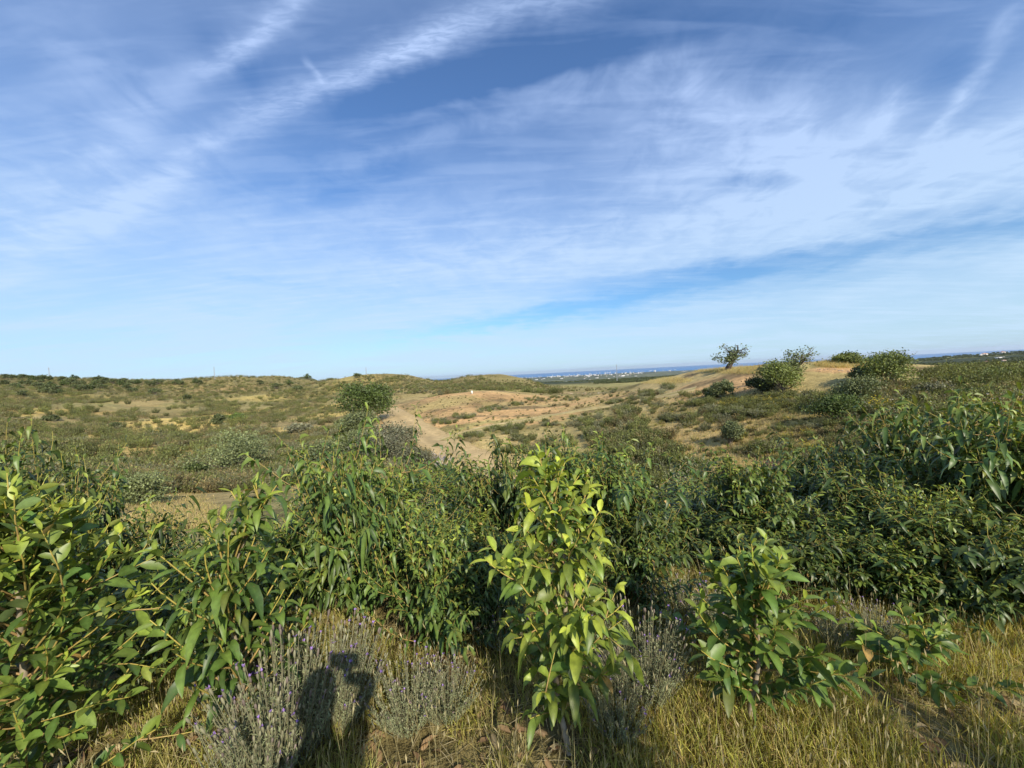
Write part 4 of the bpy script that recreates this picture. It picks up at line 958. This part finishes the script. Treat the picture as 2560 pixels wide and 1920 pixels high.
def scatter(name, arr, coll, label, cat):
    me = bpy.data.meshes.new(name); me.vertices.add(len(arr)); me.vertices.foreach_set('co', arr[:, :3].astype(np.float32).ravel())
    a1 = me.attributes.new('scl', 'FLOAT', 'POINT'); a1.data.foreach_set('value', arr[:, 3].astype(np.float32))
    a2 = me.attributes.new('idx', 'INT', 'POINT'); a2.data.foreach_set('value', arr[:, 4].astype(np.int32))
    a3 = me.attributes.new('rot', 'FLOAT', 'POINT'); a3.data.foreach_set('value', (np.random.default_rng(3).random(len(arr))*6.28).astype(np.float32))
    o = bpy.data.objects.new(name, me); COL.objects.link(o); tag(o, label, cat, kind='stuff')
    ng = bpy.data.node_groups.new(name, 'GeometryNodeTree')
    ng.interface.new_socket('Geometry', in_out='INPUT', socket_type='NodeSocketGeometry'); ng.interface.new_socket('Geometry', in_out='OUTPUT', socket_type='NodeSocketGeometry')
    q = NB(ng); gi = q.n('NodeGroupInput'); go_ = q.n('NodeGroupOutput'); ip = q.n('GeometryNodeInstanceOnPoints'); ci = q.n('GeometryNodeCollectionInfo')
    ci.inputs['Collection'].default_value = coll; ci.inputs['Separate Children'].default_value = True; ci.inputs['Reset Children'].default_value = True
    def att(nm, ty):
        x_ = q.n('GeometryNodeInputNamedAttribute', data_type=ty); x_.inputs['Name'].default_value = nm; return x_.outputs['Attribute']
    q.lk(gi.outputs[0], ip.inputs['Points']); q.lk(ci.outputs[0], ip.inputs['Instance']); ip.inputs['Pick Instance'].default_value = True
    q.lk(att('idx', 'INT'), ip.inputs['Instance Index']); q.lk(att('scl', 'FLOAT'), ip.inputs['Scale'])
    cx = q.n('ShaderNodeCombineXYZ'); q.lk(att('rot', 'FLOAT'), cx.inputs[2]); q.lk(cx.outputs[0], ip.inputs['Rotation']); q.lk(ip.outputs[0], go_.inputs[0])
    md = o.modifiers.new('scatter', 'NODES'); md.node_group = ng
    return o
rest = S[~taken].copy(); rest[:, 2] -= .04
scatter('scrub', rest, pc, 'low olive and brown scrub covering the valley sides and hills', 'scrub')
print('scrub', len(S), cnt)

# far woods: crowns of trees too many to count
fc = bpy.data.collections.new('wood_source')
for i in range(3):
    b = crown_tree(401+i, 5, 2.8, 2.2, 2.6, 16, 1.3, 8, DKG*(.8+.15*i), .2)[1]; me = b.mesh('wood_crown'); me.materials.append(M_OAK); fc.objects.link(bpy.data.objects.new('wood_source_%d' % i, me))
N = 30000; rrr = np.exp(r.uniform(math.log(750), math.log(5200), N)); aa = r.uniform(-.35, 1.05, N); x = rrr*np.sin(aa); y = rrr*np.cos(aa)
dn = fbm(x, y, 260, 5, 9); kp = (dn > .46+.06*r.random(N)); x, y, rrr = x[kp], y[kp], rrr[kp]
arr = np.stack([x, y, hbase(x, y)-.5, r.uniform(.8, 1.5, len(x))*np.clip(rrr/2000, 1, 1.4), r.integers(0, 3, len(x))], 1)
scatter('woodland', arr, fc, 'dark woods and orchards covering the far lower hills', 'woodland')
#==PART4==

# ------------------------------------------------------------------ lattice masts
def mast(u, vb, vt, rmin, wpx, label, arms=0, col=(.33, .34, .36)):
    p, rr_ = hit(u, vb, rmin); k = p[1]/FPX; h = (vb-vt)*k; w = wpx*k*.5
    t = empty('lattice_mast', p-LG([0, 0, .3])); tag(t, label, 'mast'); mb = MB(); br = MB(); n = 14; c = LG(col); thick = .16*k
    cor = [(1, 1), (-1, 1), (-1, -1), (1, -1)]; W_ = lambda f: w*(1-.6*f)
    for cx_, cy_ in cor: mb.tube([[cx_*W_(0), cy_*W_(0), 0], [cx_*W_(1), cy_*W_(1), h]], thick, c, 4)
    for i in range(n):
        a, b_ = i/n, (i+1)/n
        for j in range(4):
            (x0, y0), (x1, y1) = cor[j], cor[(j+1) % 4]; br.tube([[x0*W_(a), y0*W_(a), h*a], [x1*W_(b_), y1*W_(b_), h*b_]], thick*.6, c, 3)
    mb.build('legs', M_METAL, t); br.build('bracing', M_METAL, t)
    if arms:
        for f_ in (.86, .93, .99)[:arms]:
            ar = MB(); ar.tube([[-w*2.6, 0, h*f_], [w*2.6, 0, h*f_]], thick, c, 4); ar.build('cross_arm', M_METAL, t)
mast(123.5, 941, 916, 100, 1.8, 'slim lattice mast on the skyline at the far left', 2)
mast(537, 949, 916, 100, 1.8, 'slim lattice mast on the skyline left of the low hills')
mast(916, 939, 918, 100, 1.5, 'short thin mast behind the first rounded hill')
mast(1543, 955, 911, 260, 2.6, 'tall lattice mast standing in front of the distant white town')
mast(2279, 915, 904, 700, 2.0, 'small pylon on the lower slope of the far right hill', 2, (.6, .6, .58))

# white marker stone on the mound
p, rr_ = hit(1180, 985, 60); k = p[1]/FPX; mb = MB(); hh = 8*k; w = 1.8*k
mb.box((0, 0, hh*.45), (w, w, hh*.45), LG([.75, .73, .68])); mb.add(LG([[-w,-w,hh*.9],[w,-w,hh*.9],[w,w,hh*.9],[-w,w,hh*.9],[-w*.3,-w*.3,hh*1.05],[w*.3,-w*.3,hh*1.05],[w*.3,w*.3,hh*1.05],[-w*.3,w*.3,hh*1.05]]), [[0,1,5,4],[1,2,6,5],[2,3,7,6],[3,0,4,7],[4,5,6,7]], LG([.75, .73, .68]))
o = mb.build('marker_post', M_WALL); o.location = p; tag(o, 'short white marker post on the crest of the orange mound', 'marker post')

# rocks along the mound and the crest bank
rk = MB(); r = np.random.default_rng(4)
ico = []
def rock(seed):
    rs_ = np.random.default_rng(seed); mb = MB(); n, m_ = 7, 5; th = np.linspace(0, 2*np.pi, n, endpoint=False); ph = np.linspace(.15, np.pi-.15, m_)
    TH_, PH = np.meshgrid(th, ph, indexing='ij'); rad_ = 1+rs_.normal(size=TH_.shape)*.16
    v = np.stack([rad_*np.cos(TH_)*np.sin(PH), rad_*np.sin(TH_)*np.sin(PH)*.8, rad_*np.cos(PH)*.55], -1).reshape(-1, 3)
    i, j = np.meshgrid(np.arange(n), np.arange(m_-1), indexing='ij'); i2 = (i+1) % n
    f = np.stack([i*m_+j, i*m_+j+1, i2*m_+j+1, i2*m_+j], -1).reshape(-1, 4); mb.add(v, f, LG([.38, .25, .16]) if seed % 2 else LG([.42, .34, .26]))
    mb.add(v.reshape(n, m_, 3)[[0, 2, 4, 5], 0], [[0, 1, 2, 3]], LG([.38, .25, .16])); return mb.mesh('rock')
RK = [rock(s) for s in range(4)]
for me in RK: me.materials.append(M_STONE)
for k in range(120):
    if k < 70: u, v, lab, gp = r.uniform(1330, 1520), 983+r.normal()*1.6+ (0), 'small brown stone in the broken row along the mound crest', 'stones along the mound crest'
    else: u, v, lab, gp = r.uniform(2040, 2190), 925+r.normal()*3, 'reddish stone on the bank under the grassy hill crest', 'stones on the bank under the crest'
    p, rr_ = hit(u, v, 40)
    if rr_ > 140: continue
    s_ = r.uniform(.7, 1.7)*p[1]/FPX*1.3; o = bpy.data.objects.new('rock', RK[k % 4]); COL.objects.link(o); o.location = p; o.scale = (s_*1.4, s_*1.2, s_); o.rotation_euler = (0, 0, r.random()*6); tag(o, lab, 'rock', gp)

# dry grass on the right hill and a taller fringe along its crest
def hillgrass(n, zones, h0, h1, w, cols, seed, name, label):
    rs_ = np.random.default_rng(seed); Us, Vs = [], []
    for (u, v, ru, rv, wt_) in zones:
        m_ = int(n*wt_); a = rs_.random(m_)*6.283; q_ = np.sqrt(rs_.random(m_)); Us.append(u+ru*q_*np.cos(a)); Vs.append(v+rv*q_*np.sin(a))
    P_, rr_ = hitN(np.concatenate(Us), np.concatenate(Vs), 14); ok = rr_ < 135; P_ = P_[ok]
    P_[:, :2] += rs_.normal(size=(len(P_), 2))*.25; P_[:, 2] = hbase(P_[:, 0], P_[:, 1])-.02
    ok = np.sqrt(((P_[:, None, :2]-ROAD[None, ::6])**2).sum(-1)).min(1) > 2.4; P_ = P_[ok]
    mb = blades(len(P_), P_[:, 0], P_[:, 1], P_[:, 2], h0, h1, w, cols, seed, .3)
    o = mb.build(name, M_GRASS); tag(o, label, 'grass', kind='stuff')
hillgrass(60000, [(1820,1080,320,110,.5),(1500,1010,330,40,.15),(1250,1060,260,70,.15),(2200,1080,300,110,.2),(425,1285,120,60,.12),(1100,1120,110,70,.1)], .16, .38, .022, [LG([.50,.38,.19]), LG([.46,.36,.14]), LG([.40,.30,.15]), LG([.36,.33,.11])], 8, 'hill_grass', 'sparse dry straw grass on the right-hand slope and mound')
hillgrass(26000, [(2120,912,80,8,.45),(1860,926,130,9,.35),(1650,952,80,8,.2)], .35, .75, .022, [LG([.52,.42,.19]), LG([.46,.42,.17]), LG([.50,.36,.17])], 9, 'crest_grass', 'taller pale grass fringing the crest of the right hill')

# ------------------------------------------------------------------ far town and houses
def house(kind):
    mb = MB(); wh = LG([.80, .77, .72]); dk = LG([.10, .12, .15]); rf = LG([.45, .22, .13])
    if kind == 0:     # flats: slab with bands of windows, parapet and lift house
        mb.box((0, 0, 9), (11, 6, 9), wh)
        for f_ in range(5):
            for s_ in (-1, 1): mb.box((0, s_*6.02, 2.6+f_*3.4), (9.8, .1, .7), dk)
        mb.box((0, 0, 18.5), (11.3, 6.3, .5), wh); mb.box((3, 0, 20.4), (2, 2, 1.4), wh)
    elif kind == 1:   # tower
        mb.box((0, 0, 17), (7, 7, 17), wh)
        for f_ in range(10):
            for s_ in (-1, 1): mb.box((0, s_*7.02, 2.4+f_*3.2), (5.6, .1, .6), dk)
        mb.box((0, 0, 34.4), (7.3, 7.3, .4), wh); mb.box((0, 1, 36), (2.4, 2.4, 1.3), wh)
    elif kind == 2:   # house with hipped tiled roof
        mb.box((0, 0, 3), (8, 5.5, 3), wh)
        mb.add(LG([[-8.6,-6,6],[8.6,-6,6],[8.6,6,6],[-8.6,6,6],[-4.5,0,8.4],[4.5,0,8.4]]), [[0,1,5,4],[2,3,4,5],[1,2,5,5],[3,0,4,4]], rf)
        for x_ in (-4.5, 0, 4.5): mb.box((x_, -5.52, 3.2), (.9, .08, .8), dk)
        mb.box((3, 1.5, 8.4), (.5, .5, 1), wh)
    else:             # warehouse with low gable
        mb.box((0, 0, 3.5), (20, 10, 3.5), wh); mb.add(LG([[-20.5,-10.5,7],[20.5,-10.5,7],[20.5,10.5,7],[-20.5,10.5,7],[-20.5,0,9],[20.5,0,9]]), [[0,1,5,4],[2,3,4,5],[1,2,5,5],[3,0,4,4]], wh*.95)
        for x_ in (-12, 0, 12): mb.box((x_, -10.03, 2.3), (2.4, .08, 2.3), dk)
    me = mb.mesh('building'); me.materials.append(M_WALL); return me
HM = [house(k) for k in range(4)]; NM = ['apartment_block', 'tower_block', 'tiled_house', 'warehouse']
CT = ['apartment block', 'tower block', 'house', 'warehouse']
def horizon_v(u): return 933.5-.052*(u-1280)
r = np.random.default_rng(31); nB = 0
def bld(u, v, kind, s_, lab, gp, rmin=1500, rz=None):
    p, rr_ = hit(u, v, rmin); o = bpy.data.objects.new(NM[kind], HM[kind]); COL.objects.link(o); o.location = p-LG([0, 0, .5*s_]); o.scale = (s_, s_, s_)
    o.rotation_euler = (0, 0, r.uniform(-.5, .5) if rz is None else rz); tag(o, lab, CT[kind], gp)
cl = [(1300,10,60,26),(1345,9,40,14),(1400,10,30,30),(1440,11,40,30),(1480,12,30,26),(1500,5,40,16),(1530,9,30,26),(1570,12,30,20),(1660,10,30,14),(1620,9,40,12),(1560,17,25,10),(1470,20,14,4),(1340,15,40,8)]
for (cu, dv, ru, n) in cl:
    for _ in range(n):
        u = cu+r.normal()*ru*.6; v = horizon_v(u)+4+dv+r.normal()*1.3; kd = int(r.choice([0, 0, 2, 2, 3, 1] if dv < 14 else [2, 3]))
        if u > 1700 or u < 1285: continue
        bld(u, v, kd, r.uniform(1.3, 2.5)*(1.0 if kd != 1 else .8), 'pale %s in the white town on the coastal plain' % CT[kd], 'far %ss of the white town' % CT[kd], 3500)
for (u, n, ru) in [(1800,6,6),(1828,8,6),(1850,5,8),(1880,10,14),(1905,9,10),(1925,6,8)]:
    for _ in range(n):
        uu = u+r.normal()*ru; kd = int(r.choice([1, 1, 0])) if u < 1835 else int(r.choice([0, 0, 2, 1])); bld(uu, horizon_v(uu)+16+r.normal()*.8, kd, r.uniform(1.2, 2.0), 'white seaside %s seen beyond the lone tree' % CT[kd], 'far %ss beyond the lone tree' % CT[kd], 6500)
for _ in range(16):
    u = r.uniform(1703, 1790); bld(u, horizon_v(u)+17+r.normal()*.8, 2, r.uniform(1.2, 2.0), 'low white house in the row left of the lone tree', 'low white houses left of the lone tree', 5500)
bld(2461, 888.5, 2, 1.3, 'white villa with red roof on top of the far right hill', None, 1200, .3)
bld(2452, 890, 0, .42, 'white flat-roofed building beside the villa on the far right hill', None, 1200, .1)
bld(2506, 883, 2, 1.0, 'single white house on the ridge at the far right', None, 1200, 0)
bld(2500, 896, 3, .55, 'long white building below the ridge at the far right', None, 1200, -.2)
bld(2510, 904, 2, .6, 'small pale farmhouse below the long white building', None, 900, .4)
bld(2466, 907, 2, .6, 'small pale farmhouse in the fields of the far right hill', None, 900, .1)

# ------------------------------------------------------------------ unseen bushes added behind the lens to shade the foreground
bt = acacia(41, 2.35, .55, 84, .145, .036, tip=.5, young=.2, droop=1.0, sub=1, st=ST4, elev=.5, flat=.5, stemr=.024, dark=.9)
put_acacia(bt, 'wattle_bush', (1.62, -.95, gz(1.62, -.95)), 'unseen tall wattle bush added behind the photographer on the right to shade the foreground')
def put_back(vi, x, y, h, rd, rz, lab):
    c = copy_tree(PROT[vi]); g = gz(x, y); c.location = (x, y, g); bf = VAR[vi][0]; c.scale = (rd/bf.rmax, rd/bf.rmax, h/bf.zmax); c.rotation_euler = (0, 0, rz); c['label'] = lab
put_back(1, 3.3, -.7, 1.9, .85, 2.0, 'unseen broad wattle bush added behind and right of the photographer to shade the grass')

# ------------------------------------------------------------------ photographer (stands behind the lens, only the shadow is in view)
def skinobj(name, verts, edges, radii, mat_, parent, sub=2, root=0):
    me = bpy.data.meshes.new(name); me.from_pydata([tuple(v) for v in verts], edges, []); o = bpy.data.objects.new(name, me); COL.objects.link(o); o.parent = parent
    md = o.modifiers.new('skin', 'SKIN'); md.use_smooth_shade = True
    for i, rv in enumerate(radii): me.skin_vertices[0].data[i].radius = (rv, rv) if not isinstance(rv, tuple) else rv
    me.skin_vertices[0].data[root].use_root = True
    sb_ = o.modifiers.new('subdivision', 'SUBSURF'); sb_.levels = sb_.render_levels = sub; me.materials.append(mat_); return o
def plain(name, col, rough=.7):
    mm, q = mat(name); p_ = q.n('ShaderNodeBsdfPrincipled'); g = q.n('ShaderNodeNewGeometry'); nz = q.noise(g.outputs['Position'], 60, 3)
    q.lk(q.mix(q.ramp(nz, .3, .7), tuple(c*.85 for c in col), col), p_.inputs['Base Color']); p_.inputs['Roughness'].default_value = rough
    o_ = q.n('ShaderNodeOutputMaterial'); q.lk(p_.outputs[0], o_.inputs[0]); return mm
camp = LG([0, 0, EYE]); sv = LG(list(SUN))
H = camp+LG(list(ray(785, 1778)))*2.05+sv*2.42; E = camp+LG(list(ray(948, 1715)))*2.0+sv*2.16
gb = gz(H[0], H[1]-.05); per = empty('person', (H[0], H[1]-.05, gb)); tag(per, 'person in shirt and trousers holding up a phone, whose shadow falls on the lavender', 'person')
O = LG([H[0], H[1]-.05, gb]); rel = lambda p_: LG(p_)-O
head = rel(H); hz = head[2]; neck = head+LG([0, -.02, -.15]); 
if not hasattr(bpy.types.MeshSkinVertex, 'radius'): pass
pel = LG([0, -.03, hz*.56]); waist = LG([0, -.02, hz*.66]); chest = LG([0, -.03, hz*.80])
shR = LG([.17, -.03, hz*.855]); shL = LG([-.17, -.03, hz*.855]); elR = rel(E); wrR = rel([.085, -.07, EYE-.075])
elL = LG([-.25, -.06, hz*.66]); wrL = LG([-.25, .06, hz*.53])
V_ = [pel, waist, chest, LG([0, -.03, hz*.88]), neck, head+LG([0, 0, -.05]), head+LG([0, 0.005, .05]),
      LG([.09, -.03, hz*.53]), LG([.10, -.01, hz*.29]), LG([.11, -.03, .07]), LG([.12, .10, .03]),
      LG([-.09, -.03, hz*.53]), LG([-.10, -.01, hz*.29]), LG([-.11, -.03, .07]), LG([-.12, .10, .03]),
      shR, elR, wrR, shL, elL, wrL, wrR+LG([.0, .035, .045]), wrL+LG([0, .02, -.07])]
E_ = [(0,1),(1,2),(2,3),(3,4),(4,5),(5,6),(0,7),(7,8),(8,9),(9,10),(0,11),(11,12),(12,13),(13,14),(3,15),(15,16),(16,17),(3,18),(18,19),(19,20),(17,21),(20,22)]
Rd = [.13,.125,.14,.09,.055,.075,.085,.09,.058,.04,.035,.09,.058,.04,.035,.055,.04,.026,.055,.04,.026,.034,.034]
# five fingers on each hand, closed round the phone on the right, relaxed on the left
for base_i, sgn in ((21, 1), (22, -1)):
    for k in range(5):
        pb = V_[base_i]; n0 = len(V_); L_ = [.055, .075, .08, .074, .058][k]
        if sgn > 0:
            off_ = LG([.02-.012*k if k else -.03, .02, .03-.018*k if k else .02]); a1 = pb+off_; a2 = a1+LG([-L_*.45, .012, .012]); a3 = a2+LG([-L_*.35, -.02, .0])
        else:
            off_ = LG([.0, .034-.019*k if k else .045, -.03 if k else .005]); a1 = pb+off_; a2 = a1+LG([.008, 0, -L_*.5]); a3 = a2+LG([.022, 0, -L_*.35])
        V_ += [a1, a2, a3]; E_ += [(base_i, n0), (n0, n0+1), (n0+1, n0+2)]; Rd += [.010, .009, .0075]
M_SKIN = plain('skin', (.50, .30, .21), .5); M_SHIRT = plain('cotton_shirt', (.12, .20, .32)); M_TRO = plain('trousers', (.10, .10, .09)); M_HAIR = plain('hair', (.05, .03, .02)); M_PH = plain('phone_glass', (.02, .02, .022), .2)
skinobj('body', V_, E_, Rd, M_SKIN, per)
skinobj('shirt', [pel+LG([0,0,-.01]), waist, chest, LG([0, -.03, hz*.885]), shR+LG([0,0,.01]), shR*.45+elR*.55, shL+LG([0,0,.01]), shL*.45+elL*.55], [(0,1),(1,2),(2,3),(3,4),(4,5),(3,6),(6,7)], [.165,.155,.16,.095,.078,.066,.078,.066], M_SHIRT, per)
skinobj('trousers', [pel+LG([0,0,.13]), pel+LG([0,0,.02]), V_[7]+LG([.01,0,-.05]), V_[8], LG([.11, -.03, .10]), V_[11]+LG([-.01,0,-.05]), V_[12], LG([-.11, -.03, .10])], [(0,1),(1,2),(2,3),(3,4),(1,5),(5,6),(6,7)], [.150,.145,.100,.08,.07,.100,.08,.07], M_TRO, per)
for s_ in (-1, 1): skinobj('shoe', [LG([s_*.11, -.06, .045]), LG([s_*.115, .05, .04]), LG([s_*.12, .15, .032])], [(0,1),(1,2)], [.052,.05,.04], M_HAIR, per, 1)
# head shape: skull, face with brow, nose, lips, chin, ears
mb = MB(); n, m_ = 28, 20; th = np.linspace(0, 2*np.pi, n, endpoint=False); ph = np.linspace(.02, np.pi-.02, m_); TH_, PH = np.meshgrid(th, ph, indexing='ij')
dx, dy, dz = np.cos(TH_)*np.sin(PH), np.sin(TH_)*np.sin(PH), np.cos(PH)
rx_, ry_, rz_ = .076, .096, .122; jaw = np.clip(-dz, 0, 1); fx_ = rx_*(1-.28*jaw); fr_ = np.clip(dy, 0, 1)
bump_ = .022*np.exp(-((dx/.14)**2+((dz+.12)/.16)**2))*fr_+.007*np.exp(-((dx/.3)**2+((dz+.48)/.07)**2))*fr_-.009*np.exp(-(((np.abs(dx)-.38)/.14)**2+((dz-.03)/.09)**2))*fr_+.008*np.exp(-((dx/.25)**2+((dz+.8)/.12)**2))*fr_+.005*np.exp(-(((dz-.17)/.07)**2))*fr_
ear = .016*np.exp(-(((np.abs(dx)-1)/.12)**2+((dz+.02)/.2)**2+((dy+.05)/.2)**2))
v = np.stack([dx*(fx_+ear), dy*(ry_+bump_), dz*rz_], -1).reshape(-1, 3)+head
i, j = np.meshgrid(np.arange(n), np.arange(m_-1), indexing='ij'); i2 = (i+1) % n; f = np.stack([i*m_+j, i*m_+j+1, i2*m_+j+1, i2*m_+j], -1).reshape(-1, 4)
mb.add(v, f, LG([.5, .3, .2])); mb.build('head', M_SKIN, per, True)
mb = MB(); mask = (dz > .25) | (dy < -.15); hv = np.stack([dx*(fx_+.012), dy*(ry_+.014), dz*(rz_+.014)], -1).reshape(-1, 3)+head
mk = mask.reshape(-1); f2 = f[mk[f].all(1)]; mb.add(hv, f2, LG([.05, .03, .02])); mb.build('hair', M_HAIR, per, True)
ey = MB()
for s_ in (-1, 1):
    q0 = head+LG([s_*.029, .083, .004]); t_ = np.linspace(0, 2*np.pi, 8, endpoint=False)
    for rr2, yy, cc_ in ((.011, 0, LG([.8, .78, .75])), (.005, .002, LG([.06, .04, .03]))):
        vv = np.concatenate([[q0+LG([0, yy+.003, 0])], q0+np.stack([np.cos(t_)*rr2, t_*0+yy, np.sin(t_)*rr2*.6], 1)]); ey.add(vv, [[0, 1+k, 1+(k+1) % 8, 0] for k in range(8)], cc_)
eo = ey.build('eyes', M_WALL, per)
ph_ = MB(); ph_.box((0, 0, 0), (.079, .0042, .0375), LG([.02, .02, .02])); ph_.box((0, -.0043, 0), (.075, .0003, .034), LG([.02, .03, .05])); po = ph_.build('phone', M_PH)
bv = po.modifiers.new('bevel', 'BEVEL'); bv.width = .003; bv.segments = 2
po.matrix_world = cam.matrix_world @ Matrix.Translation((.055, -.012, .012)) @ Matrix.Rotation(R(90), 4, 'X'); tag(po, 'thin black phone held sideways in the raised hand', 'phone')

# ------------------------------------------------------------------ haze
hb = MB(); hb.box((0, 31000, -65), (66000, 38000, 200), LG([1, 1, 1])); hm = bpy.data.materials.new('haze'); hm.use_nodes = True; hm.node_tree.nodes.clear(); q = NB(hm.node_tree)
pv = q.n('ShaderNodeVolumePrincipled'); pv.inputs['Color'].default_value = (.80, .88, 1.0, 1); pv.inputs['Density'].default_value = 1.6e-5; pv.inputs['Anisotropy'].default_value = .2
o_ = q.n('ShaderNodeOutputMaterial'); q.lk(pv.outputs[0], o_.inputs['Volume']); ho = hb.build('haze', hm); tag(ho, 'thin bluish air haze over the distant plain and sea', 'haze', kind='stuff')
